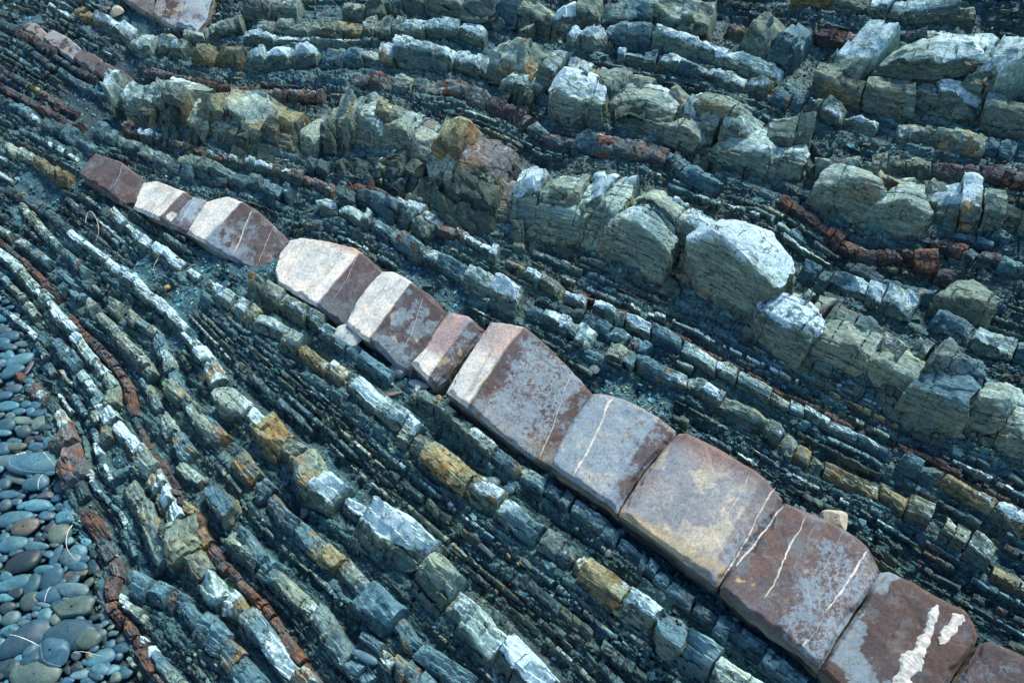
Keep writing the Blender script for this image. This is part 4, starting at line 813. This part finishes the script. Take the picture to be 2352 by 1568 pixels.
for vi, (si, wF, pts) in enumerate(VEINS):
    o, cen, surf, H = slab_obj[si]; P = poly(pts); d = np.r_[0, np.cumsum(np.hypot(*np.diff(P, axis=0).T))]; n = max(12, int(d[-1]/2.6)); t = np.linspace(0, d[-1], n)
    X = np.interp(t, d, P[:, 0]); Y = np.interp(t, d, P[:, 1])
    for _ in range(3): X[1:-1] = .5*X[1:-1] + .25*(X[2:] + X[:-2]); Y[1:-1] = .5*Y[1:-1] + .25*(Y[2:] + Y[:-2])
    H = H*.5 + .01; q = hit(X, Y, H); tt = np.gradient(q, axis=0); tt /= np.hypot(*tt.T)[:, None]; nn = np.stack([-tt[:, 1], tt[:, 0]], -1)
    k = np.linspace(0, 1, n); w = wF*.0017*(.8 if wF < 12 else 1)*(.85 + .4*vn2(t*.035, t*0, 500 + vi) + .1*vn2(t*.2, t*0, 530 + vi))*np.clip(np.minimum(k, 1 - k)*12, .3, 1)
    q = q + nn*(.0025*vn2(t*.09, t*0, 560 + vi))[:, None]
    cs = np.linspace(-1, 1, 7); off = cs[None]*w[:, None]*.5*(1 + .3*vn2(np.repeat(t[:, None], 7, 1)*.16, 3*np.sign(cs)[None] + 0*t[:, None], 600 + vi))
    a = q[:, :1] + nn[:, :1]*off; b = q[:, 1:] + nn[:, 1:]*off; z = surf(q[:, 0], q[:, 1])[:, None] + .003*fbm2(a*70, b*70, 2, 12)*(w[:, None] > .02) + (.0022 + .035*w[:, None])*(1 - cs[None]**2)**.7 - .0035*(np.abs(cs)[None] > .9) + .0006 + .0012*vn2(a*150, b*150, 8)
    bad = ~np.isfinite(z); z[bad] = 0
    col = np.zeros(a.shape + (4,)); base = np.array([.44, .435, .39]) if wF > 3 else np.array([.33, .36, .37]) if si not in (6,) else np.array([.5, .55, .56]); col[..., :3] = base*(1 + .22*fbm2(a*50, b*50, 3, 9))[..., None]
    st = sst(.25, .6, vn2(a*30, b*30, 10))[..., None]*.35; col[..., :3] = col[..., :3]*(1 - st) + np.array([.5, .38, .22])*st
    me = make_mesh('quartz_vein', W(a, b, z).reshape(-1, 3) - cen, gridq(n, 7), col.reshape(-1, 4), bedvec(a, b, z).reshape(-1, 3), M_QUARTZ)
    link('quartz_vein', me, (0, 0, 0), o)

# ------------------------------------------------------------------ loose shale chips (stuff)
def chips():
    R = np.random.default_rng(5); n = 75000
    q = plane_hit(R.uniform(-60, 2420, n), R.uniform(-60, 1650, n)); a, b = q[:, 0], q[:, 1]
    sc = scree(a, b); keep = R.random(n) < (.42 + .58*sc); a, b, sc = a[keep], b[keep], sc[keep]; n = len(a)
    z = relief(a, b) + shale(a, b)[0]; t = bil(TT, a, b); ang = np.arctan2(t[:, 1], t[:, 0]) + R.normal(0, 1, n)*(.22 + 1.6*sc)
    L = R.lognormal(-4.4, .48, n)*(1 + .15*sc)*1.15; L = np.where(R.random(n) < .015, L*2.4, L); Wd = L*R.uniform(.3, .7, n); th = L*R.uniform(.10, .28, n)
    # unit chip: irregular pentagon prism
    k = np.arange(5)/5*2*math.pi; rr = R.uniform(.6, 1.15, (n, 5)); kx = np.cos(k + R.uniform(-.3, .3, (n, 5)))*rr*L[:, None]*.5; ky = np.sin(k + R.uniform(-.3, .3, (n, 5)))*rr*Wd[:, None]*.5
    tx = R.normal(0, .28, n); ty = R.normal(.12, .38, n)
    V = np.zeros((n, 10, 3))
    for s_, off in ((0, 0), (5, 1)):
        x = kx*(1 - .12*off); y = ky*(1 - .12*off); zz = (off - .35)*th[:, None] + x*tx[:, None] + y*ty[:, None]
        ca, sa = np.cos(ang)[:, None], np.sin(ang)[:, None]
        V[:, s_:s_ + 5, 0] = a[:, None] + x*ca - y*sa; V[:, s_:s_ + 5, 1] = b[:, None] + x*sa + y*ca; V[:, s_:s_ + 5, 2] = z[:, None] + zz + .001
    bas = (np.arange(n)*10)[:, None]
    Q = []; T = []
    for i in range(5):
        j = (i + 1) % 5; Q.append(bas + np.array([i, j, j + 5, i + 5]))
    Q = np.stack(Q, 1).reshape(-1, 4); T = np.stack([bas + np.array([5, 6, 7]), bas + np.array([5, 7, 8]), bas + np.array([5, 8, 9])], 1).reshape(-1, 3)
    tn = (R.lognormal(-.05, .55, n)*(1 + .9*sc))[:, None]; col = np.array([.055, .108, .128])*tn; ol = (R.random(n) < .25)[:, None]; col = np.where(ol, np.array([.12, .12, .085])*tn, col); ru = (R.random(n) < .05)[:, None]; col = np.where(ru, np.array([.15, .085, .05])*tn, col)
    wh = (R.random(n) < .05)[:, None]; col = np.where(wh, np.array([.34, .40, .41]), col)
    col = np.repeat(np.concatenate([col, np.zeros((n, 1))], 1)[:, None], 10, 1)
    P = V.reshape(-1, 3); Pw = W(P[:, 0], P[:, 1], P[:, 2]); bv = bedvec(P[:, 0], P[:, 1], P[:, 2])
    link('shale_chips', make_mesh('shale_chips', Pw, Q, col.reshape(-1, 4), bv, M_SHALE, T), kind='stuff')
chips()

# ------------------------------------------------------------------ the beach
BND = poly('-300,300 -60,640 0,683 59,722 100,758 95,800 60,850 85,905 120,935 138,950 135,990 152,1030 165,1067 183,1098 172,1152 193,1176 179,1214 207,1290 203,1323 241,1358 234,1393 238,1434 275,1462 286,1486 283,1568 290,1700 320,1900')
BW = ground(BND[:, 0], BND[:, 1])
def beach_mask(x, y):   # world xy: positive = beach side (left of the boundary)
    X = np.interp(y[::1] if False else y, BW[::-1, 1], BW[::-1, 0]); return X - x
def build_beach():
    xs = np.linspace(-5.5, -1.4, 420); ys = np.linspace(-.6, 5.2, 520); X, Y = np.meshgrid(xs, ys, indexing='ij')
    m = beach_mask(X, Y); Z = -.012 + .012*fbm2(X*3, Y*3, 2, 3) + .006*fbm2(X*40, Y*40, 3, 4)
    Z = Z - .9*sst(.015, -.16, m)
    col = np.array([.035, .06, .07])*(1 + .5*vn2(X*80, Y*80, 5))[..., None]; col = np.concatenate([col, np.zeros_like(X)[..., None]], -1)
    me = make_mesh('beach', np.stack([X, Y, Z], -1).reshape(-1, 3), gridq(*X.shape), col.reshape(-1, 4), np.stack([X, Y, Z], -1).reshape(-1, 3), M_SHALE)
    link('beach', me, kind='structure')
build_beach()

PCOL = {'t': (.10, .225, .27), 'b': (.062, .145, .195), 'g': (.13, .19, .205), 'o': (.165, .20, .165), 'k': (.04, .065, .075), 'p': (.11, .09, .11), 'r': (.17, .13, .10), 'w': (.42, .47, .47)}
# tile coords T: x, y, half length, half height, angle(deg, clockwise in picture), colour, label ('' = shares the common one)
PB9 = '''270 110 205 75 -3 t|large teal stone covered in fine white veins, top of the lower beach
40 90 100 45 -10 g|
115 205 80 28 20 o|
250 245 105 45 -15 t|smooth teal stone just below the large veined teal stone
418 262 52 38 0 b|round dark blue pebble below the large veined teal stone
445 198 75 42 25 t|
25 240 50 42 0 b|
55 308 76 28 0 b|
305 318 55 25 -10 p|
255 380 95 40 0 t|
150 380 50 25 -25 t|
85 470 130 46 -12 t|long green blue stone lying on the left edge
175 540 105 50 -10 r|flat angular brown slab among blue pebbles
314 450 60 34 0 b|
455 465 82 50 -5 t|angular teal stone with a flat cracked face
335 540 50 38 -20 p|dark purple knobbly stone with a pale crust
405 580 82 62 -35 o|grey beige stone with a chipped hollow top
90 640 102 52 -5 t|
255 665 85 28 0 t|
110 695 55 20 -25 b|
460 620 34 36 -40 t|
370 710 84 26 -58 b|
470 740 75 52 30 g|
525 795 65 30 12 b|blue dumbbell shaped stone beside an orange one
160 765 135 72 -20 k|dark cracked lump of shale lying among the pebbles
345 885 98 62 -55 b|
90 905 135 46 -12 t|
215 912 90 50 -62 t|
300 815 70 28 0 t|
510 845 95 42 -5 r|orange brown stone half hidden at the foot of the ledges
350 990 105 48 -10 b|blue pebble with a thin white vein at its left end
495 965 115 44 10 g|
505 1085 155 66 -8 o|long grey olive stone pointing at the purple red ledge
100 970 60 32 0 k|
205 1020 85 55 -25 o|
300 1115 62 46 -25 t|
70 1135 70 44 -15 g|
190 1120 32 24 0 b|
190 1275 215 80 -30 b|very long dark stone with a crossing white vein
480 1245 175 92 5 b|largest smooth blue stone of the beach
595 1290 95 58 8 o|grey olive stone with curved markings, next to the largest blue stone
370 1375 105 74 15 b|triangular blue stone laced with white lines
225 1410 85 42 -30 b|
65 1465 72 55 0 k|
245 1515 180 78 0 o|big green grey boulder at the bottom edge
670 1400 108 48 -22 t|
505 1380 32 46 10 g|
603 1388 36 40 10 r|
795 1390 26 45 0 g|
540 1505 78 30 -15 g|
772 1530 46 42 -30 o|
450 1545 50 24 -10 b|
745 1475 58 30 -25 t|
590 1550 62 24 0 b|
740 1305 42 26 -50 b|
45 860 42 34 0 t|
50 1060 58 34 -20 k|
250 1068 36 24 0 b|
300 1050 42 18 10 g|
32 590 42 34 -20 b|
105 960 50 28 -30 o|
35 380 42 38 0 g|
40 1000 70 26 0 t|
210 1360 60 30 -50 b|
690 1245 36 26 0 g|
640 1345 30 24 0 b|
440 1470 40 22 30 k|'''
PB5 = '''60 742 78 34 0 b|
20 790 50 34 0 b|
95 665 66 13 5 k|
120 640 50 14 5 t|
205 725 42 20 -5 w|small white angular pebble at the upper beach
130 905 105 42 -20 t|large teal stone under the short brown ledge end
95 980 85 40 -15 t|
60 890 50 40 -30 t|
90 1090 60 32 0 g|
50 1205 85 36 0 t|
125 1240 52 30 0 t|
205 1245 38 34 0 t|
290 1255 78 34 -15 b|
165 1302 88 30 5 o|
280 1312 82 44 -32 o|
165 1378 55 50 -30 g|
45 1340 62 50 0 b|
20 1392 62 24 0 t|
315 1352 62 24 -12 k|
265 1420 42 20 10 p|
240 1472 65 28 0 b|
110 1482 66 30 0 o|
290 1505 80 22 -5 t|
362 1445 60 50 40 t|angular teal block resting where beach meets rock
130 1525 46 18 -5 w|small white rounded pebble above the veined teal stone
30 1490 60 45 0 b|
30 700 45 24 0 g|
20 620 40 22 0 t|
90 600 45 20 0 g|
35 1140 50 30 0 b|
120 1165 48 22 0 k|
190 945 60 16 -60 p|narrow brown stone leaning on the large teal stone
60 820 60 26 0 b|
150 790 60 24 0 g|
10 930 40 30 0 b|
120 560 0 0 0 b|'''
def pebble_mesh(ax, bx, cx, col, R, nu=26, nv=16, angular=False):
    u = np.linspace(0, 2*math.pi, nu, endpoint=False); v = np.linspace(-1, 1, nv)*math.pi/2*.985
    U, V = np.meshgrid(u, v, indexing='ij'); e = .72 if angular else .9
    sg = lambda x, p: np.sign(x)*np.abs(x)**p
    P = np.stack([ax*sg(np.cos(V), e)*sg(np.cos(U), e), bx*sg(np.cos(V), e)*sg(np.sin(U), e), cx*sg(np.sin(V), .95)], -1)
    o = R.uniform(0, 50); r = math.sqrt(ax*bx); f = 1 + (.17 if angular else .12)*vn(P/r*.9 + o, 1)[..., None] + .035*vn(P/r*2.6 + o, 2)[..., None]
    P = P*f; P[..., 0] *= 1 + .18*R.normal()*P[..., 1]/bx*.5; P[..., 1] *= 1 + .25*R.normal()*P[..., 0]/ax*.5
    for i in range(6 if angular else 2):
        n = R.normal(size=3)*np.array([1/ax, 1/bx, 1/cx]); n /= np.linalg.norm(n); d = P @ n; m = d.max()*(R.uniform(.66, .85) if angular else R.uniform(.8, .95)); P = P - np.maximum(0, d - m)[..., None]*n*.92
    c = np.array(col)*.68*(1 + R.normal(0, .2)); c = c*(1 + .22*fbm(P*22 + o, 3, 3)[..., None])
    band = vn(np.stack([P[..., 2]*120 + P[..., 0]*R.normal(0, 25), P[..., 1]*6, P[..., 0]*6], -1), 4); c = c*(1 + .16*band[..., None])
    i = np.arange(nu*(nv - 1)); a = i//(nv - 1); b = i % (nv - 1); a2 = (a + 1) % nu
    Q = np.stack([a*nv + b, a2*nv + b, a2*nv + b + 1, a*nv + b + 1], -1)
    V3 = P.reshape(-1, 3); cc = np.concatenate([c.reshape(-1, 3), np.zeros((len(V3), 1))], 1)
    return V3, Q, cc
def vein_ring(P, Q):
    pass
placed = []
def rotm(yaw, tx, ty):
    from mathutils import Euler
    return np.array(Euler((tx, ty, yaw)).to_matrix())
def add_pebble(fx, fy, hl, hh, ang, ck, label, R, z0=None):
    c = ground(fx, fy, .02); th = math.radians(ang); e1 = ground(fx + hl*math.cos(th), fy + hl*math.sin(th), .02); e2 = ground(fx - hl*math.cos(th), fy - hl*math.sin(th), .02)
    ax = np.linalg.norm(e1 - e2)/2; yaw = math.atan2(e1[1] - e2[1], e1[0] - e2[0]); mpp = np.linalg.norm(ground(fx + 1, fy, .02) - c)
    hw = hh*mpp; cz = hw*.62; sp = .78; bx = min(math.sqrt(max(hw*hw - (cz*.6)**2, .2*hw*hw))/sp, ax*1.02)
    ang_ = ('angular' in label) or ck in 'rk' and R.random() < .6 or R.random() < .18
    n = 34 if hl > 28 else 22
    V, Q, cc = pebble_mesh(ax, bx, cz, PCOL[ck], R, n, int(n*.62), ang_)
    M = rotm(yaw, R.normal(0, .12), R.normal(0, .10)); V = V @ M.T
    zc = cz*.62 + .006
    for (px, py, pr, pz) in placed:
        d = math.hypot(c[0] - px, c[1] - py)
        if d < .8*(pr + math.sqrt(ax*bx)): zc = max(zc, min(pz*.5 + cz*.5, .05))
    placed.append((c[0], c[1], math.sqrt(ax*bx), zc + cz))
    me = make_mesh('pebble', V, Q, cc, V, M_PEB, None, True)
    o = link('pebble', me, (c[0], c[1], zc), label=label or auto_label(fx, fy, hl, hh, ang, ck), category='pebble', group='pebbles of the beach')
    # thin white vein as a raised band round veined stones
    if any(k in label for k in ('vein', 'laced', 'lines')):
        nv_ = 3 if 'fine' in label else 2 if 'laced' in label else 1
        for k in range(nv_):
            dirn = R.normal(size=3); dirn[2] *= .2; dirn[0] = abs(dirn[0]) + .9; dirn /= np.linalg.norm(dirn)
            if nv_ > 1: dirn = R.normal(size=3); dirn /= np.linalg.norm(dirn)
            t = np.linspace(0, 2*math.pi, 60, endpoint=False); e = np.cross(dirn, [0, 0, 1.]); e /= np.linalg.norm(e); g = np.cross(dirn, e); off = R.uniform(-.45, .45)
            D = np.outer(np.cos(t), e) + np.outer(np.sin(t), g) + dirn*off
            Pu = (V @ M)/np.array([ax, bx, cz]); Pn = Pu/np.linalg.norm(Pu, axis=1)[:, None]; D = D/np.linalg.norm(D, axis=1)[:, None]
            idx = np.argmax(D @ Pn.T, 1); top4 = np.argsort(-(D @ Pn.T), 1)[:, :4]; rad = np.linalg.norm(Pu, axis=1)[top4].mean(1)
            C = (D*rad[:, None]*np.array([ax, bx, cz])*1.012) @ M.T; wv = (.0007 if nv_ > 1 else .0013)*(1 + .4*vn2(t*3, t*0, k))
            sd = (M @ dirn); VV = np.concatenate([C - sd*wv[:, None]*1.0, C*1.006, C + sd*wv[:, None]]); kk = np.arange(60); k2 = (kk + 1) % 60
            QQ = np.concatenate([np.stack([kk, k2, k2 + 60, kk + 60], -1), np.stack([kk + 60, k2 + 60, k2 + 120, kk + 120], -1)])
            cl = np.tile([.62, .68, .68, 0], (180, 1)); link('white_vein', make_mesh('white_vein', VV, QQ, cl, VV, M_QUARTZ), (0, 0, 0), o)
CWORD = {'t': 'teal', 'b': 'dark blue', 'g': 'grey', 'o': 'olive grey', 'k': 'blackish', 'p': 'purplish', 'r': 'brown', 'w': 'white'}
def auto_label(x, y, hl, hh, ang, ck):
    best = min((q for q in big if q[6]), key=lambda q: math.hypot((q[0] - x)/(1 + q[2]/60), q[1] - y)); dx, dy = x - best[0], y - best[1]
    nm = best[6].split(',')[0]
    for cut in (' with a thin', ' lying', ' below', ' covered', ' among', ' beside', ' next', ' near', ' pointing', ' of the', ' in the', ' of the beach', ' at the', ' laced', ' resting', ' leaning', ' under', ' just', ' above', ' half', ' with'): nm = nm.split(cut)[0]
    wd = ('to the right of' if dx > 0 else 'to the left of') if abs(dx) > abs(dy)*1.3 else ('below' if dy > 0 else 'above'); far = math.hypot(dx, dy) > 2.2*best[2] + hl
    size = 'big' if hl > 27 else 'medium' if hl > 14 else 'small' if hl > 7 else 'tiny'; shp = 'long' if hh < .42*hl else 'flat oval' if hh < .62*hl else 'rounded'; lean = ' leaning' if abs(ang) > 35 else ''
    r = f"{size} {shp}{lean} {CWORD[ck]} pebble {wd} the {nm}"
    return ' '.join(r.split()[:16])
R = np.random.default_rng(21); big = []
for txt, ox, oy in ((PB9, 0, 1028.4), (PB5, 0, 516.8)):
    for ln in txt.split('\n'):
        d, lab = ln.split('|'); v = d.split(); x, y, hl, hh, an = map(float, v[:5])
        if hl < 1: continue
        x = ox + x*.3442; y = oy + y*.3442; hl *= .3442; hh *= .3442
        if oy < 600 and y > 1025 and any(abs(x - q[0]) < 20 and abs(y - q[1]) < 14 for q in big): continue
        big.append((x, y, hl, hh, an, v[5], lab))
for q in sorted(big, key=lambda q: -q[2]*q[3]): add_pebble(*q, R)
# the smaller ones between and beyond them
bt = [(q[0], q[1], q[2]*.82, q[3]*.85, math.radians(q[4])) for q in big]; small = []; tries = 0
while tries < 26000 and len(small) < 620:
    tries += 1; x = R.uniform(-160, 290); y = R.uniform(600, 1640); g = ground(x, y)
    if float(beach_mask(g[0:1], g[1:2])[0]) < -.02: continue
    hl = max(3.0, 20*(1 - tries/26000)**1.2*R.uniform(.5, 1.15)*(.55 + .45*(y - 600)/900)); hh = hl*R.uniform(.42, .75); ok = True
    for (cx, cy, a_, b_, th) in bt:
        dx, dy = x - cx, y - cy
        if abs(dx) > a_ + hl or abs(dy) > a_ + hl: continue
        u = dx*math.cos(th) + dy*math.sin(th); v = -dx*math.sin(th) + dy*math.cos(th)
        if (u/(a_ + hl*.55))**2 + (v/(b_ + hh*.6))**2 < 1: ok = False; break
    if not ok: continue
    an = R.normal(-12, 25); bt.append((x, y, hl, hh, math.radians(an))); small.append((x, y, hl, hh, an, R.choice(list('ttbbbbbggokkbgtb'))))
small.sort(key=lambda q: -q[2]*q[3]*(1 if q[0] > -10 else .01))
nobj = 300 - len(big)
for q in small[:nobj]: add_pebble(*q, '', R)
VV, QQ, CCc = [], [], []; off = 0
for (x, y, hl, hh, an, ck) in small[nobj:]:
    c = ground(x, y, .01); mpp = np.linalg.norm(ground(x + 1, y, .01) - c); V, Q, cc = pebble_mesh(hl*mpp, hh*mpp*1.2, hh*mpp*.6, PCOL[ck], R, 10, 7)
    V = V @ rotm(R.uniform(0, 6), R.normal(0, .15), R.normal(0, .15)).T + np.array([c[0], c[1], .006]); VV.append(V); QQ.append(Q + off); CCc.append(cc); off += len(V)
nb = 7000; gx = R.uniform(-5, -1.5, nb); gy = R.uniform(0, 5, nb); mk = beach_mask(gx, gy) > -.03
for x, y in zip(gx[mk][:2600], gy[mk][:2600]):
    r = R.lognormal(-5.1, .35); V, Q, cc = pebble_mesh(r, r*R.uniform(.5, .9), r*.5, PCOL[R.choice(list('tbgkoop'))], R, 6, 5)
    V = V @ rotm(R.uniform(0, 6), .1, .1).T + np.array([x, y, -.002]); VV.append(V); QQ.append(Q + off); CCc.append(cc); off += len(V)
V = np.concatenate(VV); link('beach_gravel', make_mesh('beach_gravel', V, np.concatenate(QQ), np.concatenate(CCc), V, M_PEB, None, True), kind='stuff')

# ------------------------------------------------------------------ loose stones on the ledges: F x, y, half length, half height, angle, colour, thickness, label
LOOSE = '''801 768 30 20 15 w .35|pale grey flat stone with a corner up, leaning below the map patterned slab
959 879 25 8 22 w .6|slender white pebble on the shale beside the small pinkish slab
1002 890 14 9 -20 g .7|small grey angular stone left of the cream edged slab
1002 913 14 9 0 r .7|reddish stone just below the small grey angular stone
910 848 20 12 20 g .7|dark grey broken stone under the map patterned slab
886 893 28 5 -18 r .5|thin brown flake lying on the olive ledge
1010 733 10 18 25 g .7|grey green pebble jammed in the gap beside the small pinkish slab
1016 700 7 7 0 g .8|tiny round pebble above the one jammed in the gap
1394 1005 12 14 -70 b .7|small dark blue stone in the joint of the speckled slab
1300 999 8 18 10 b .5|blue sliver standing in the joint right of the speckled slab
1365 845 12 12 -50 g .5|grey chip on the dark shale above the speckled slab
543 584 10 13 0 b .4|blue chip under the half cream slab
511 643 11 9 0 b .4|blue flat chip in the scree below the square dark slab
379 655 9 8 -30 y .8|small ochre stone on the scree right of the white ledge
1862 469 9 10 -60 p .7|pinkish pointed stone standing on the shale near the red ledge
1915 1190 33 22 15 c .9|lumpy cream and rust stone stuck behind the reddish slab
698 1176 14 9 -70 g .4|pointed grey flake in the dark hollow of the lower left
904 1187 7 6 0 g .6|small pale stone at the foot of the long ledge
1396 1270 10 7 -70 g .5|light grey flake on the shale below the beige slab
1168 1123 14 8 20 b .6|blue pebble among three stones on the dark ledge
1133 1108 16 10 10 t .6|teal stone in front of the blue pebble on the dark ledge
1148 1128 20 8 30 b .5|flat teal stone below the blue pebble on the dark ledge
838 1508 32 8 28 b .7|blue grey splinter lying across the lower blocks
905 1360 0 0 0 b .6|x
1510 545 0 0 0 g .6|x
2098 926 12 12 -50 g .3|pale flake caught at the foot of the ribbed block
1760 1105 12 8 -30 g .4|grey flake resting beside the rusty border of the largest slab
2280 1178 14 6 0 g .6|oval grey pebble on the ochre ledge at the right edge
1345 1020 0 0 0 g .6|x
1812 1090 8 6 0 b .5|small grey chip near the top corner of the reddish slab
1885 760 0 0 0 b .5|x
255 1300 16 10 -10 b .5|small blue stone touching the mottled purple ledge
330 1515 0 0 0 b .5|x
2040 1300 18 8 10 b .4|blue flat chip above the quartz blotched slab
1892 1148 9 5 0 g .5|tiny grey stone on the shale right of the reddish slab
1050 820 0 0 0 g .5|x
1545 158 0 0 0 g .5|x
1520 140 0 0 0 g .5|x
1430 162 14 6 -10 w .5|small pale chip beneath the tall white faced block
1500 194 18 7 -20 r .35|dark rusty flat stone balanced on the layered pale block
1870 150 0 0 0 r .5|x
700 100 0 0 0 w .5|x
237 18 14 8 -20 r .7|rusty stone near the top of the gully
268 26 13 9 20 c .7|cream and rust stone near the top of the gully'''
PCOL['y'] = (.34, .22, .08); PCOL['c'] = (.48, .42, .32)
for ln in LOOSE.split('\n'):
    d, lab = ln.split('|'); v = d.split(); x, y, hl, hh, an = map(float, v[:5])
    if hl < 1: continue
    q = hit(np.array([x]), np.array([y]), .02 if hl < 28 else .06)[0]; th = math.radians(an); e = hit(np.array([x + hl*math.cos(th), x - hl*math.cos(th)]), np.array([y + hl*math.sin(th), y - hl*math.sin(th)]), .02)
    ax = np.hypot(*(e[0] - e[1]))/2; yaw = math.atan2(e[0, 1] - e[1, 1], e[0, 0] - e[1, 0]); bx = ax*min(hh/hl*1.15, 1.1); cz = min(ax, bx)*float(v[6])
    V, Q, cc = pebble_mesh(ax, bx, cz, PCOL[v[5]], R, 22, 14, v[5] in 'grwpyc' and hh > 8); cc[:, :3] = cc[:, :3]*np.array([1.6, 1.15, 1.05])*(1.3 if v[5] in 'wc' else 1); V = V @ rotm(yaw, R.normal(0, .2), R.normal(0, .2)).T
    z = float(terr_h(q[:1], q[1:])[0]) + cz*.4 + .010 + (.045 if hl > 28 else 0)
    Vw = V[:, :1]*E1 + V[:, 1:2]*E2 + V[:, 2:]*N_; loc = W(q[:1], q[1:], np.array([z]))[0]
    link('loose_stone', make_mesh('loose_stone', Vw, Q, cc, V, M_PEB, None, v[5] not in 'grwpyc'), tuple(loc), label=lab, category='stone', group='loose stones on the ledges')

# ------------------------------------------------------------------ dry stalks and roots
def tube(pts, r, h, lab, beachy=False, name='dry_stalk'):
    P = poly(pts); t = np.linspace(0, len(P) - 1, 40); X = np.interp(t, np.arange(len(P)), P[:, 0]); Y = np.interp(t, np.arange(len(P)), P[:, 1])
    for _ in range(14): X[1:-1] = .5*X[1:-1] + .25*(X[2:] + X[:-2]); Y[1:-1] = .5*Y[1:-1] + .25*(Y[2:] + Y[:-2])
    k = np.linspace(0, 1, 40); hz = h*(.35 + .65*np.sin(k*math.pi))
    if beachy: C = ground(X, Y, .06); C[:, 2] += hz*.5
    else: q = hit(X, Y, h); C = W(q[:, 0], q[:, 1], relief(q[:, 0], q[:, 1]) + hz)
    T = np.gradient(C, axis=0); T /= np.linalg.norm(T, axis=1)[:, None]; e = np.cross(T, N_); e /= np.linalg.norm(e, axis=1)[:, None]; g = np.cross(T, e); m = 6
    u = np.arange(m)/m*2*math.pi; rr = r*(1 - .6*k); V = C[:, None] + rr[:, None, None]*(np.cos(u)[None, :, None]*e[:, None] + np.sin(u)[None, :, None]*g[:, None])
    i = np.arange(39*m); a = i//m; b = i % m; b2 = (b + 1) % m; Q = np.stack([a*m + b, a*m + b2, (a + 1)*m + b2, (a + 1)*m + b], -1)
    cc = np.tile([.50, .47, .36, 0], (len(V)*m, 1)); cen = C[20]
    link(name, make_mesh(name, V.reshape(-1, 3) - cen, Q, cc, V.reshape(-1, 3), M_TWIG, None, True), tuple(cen), label=lab, category='dry stalk')
tube('188,503 196,484 208,482 218,495 225,512 224,530 212,545', .0022, .05, 'curled pale root hanging over the scree left of the long white ledge')
tube('360,584 358,600 352,615 350,628', .0015, .04, 'short pale stalk on the dark crumbly shale above the slender white ledge')
tube('168,1208 160,1222 157,1245 158,1265 168,1280 177,1288', .0022, .05, 'arched pale stalk between the pebbles and the ledges', True)
tube('171,1499 190,1498 210,1502 235,1507', .0014, .03, 'thin pale straw lying over pebbles near the bottom edge', True)
print('objects', len(bpy.data.objects), 'polys', sum(len(o.data.polygons) for o in bpy.data.objects if o.type == 'MESH'))
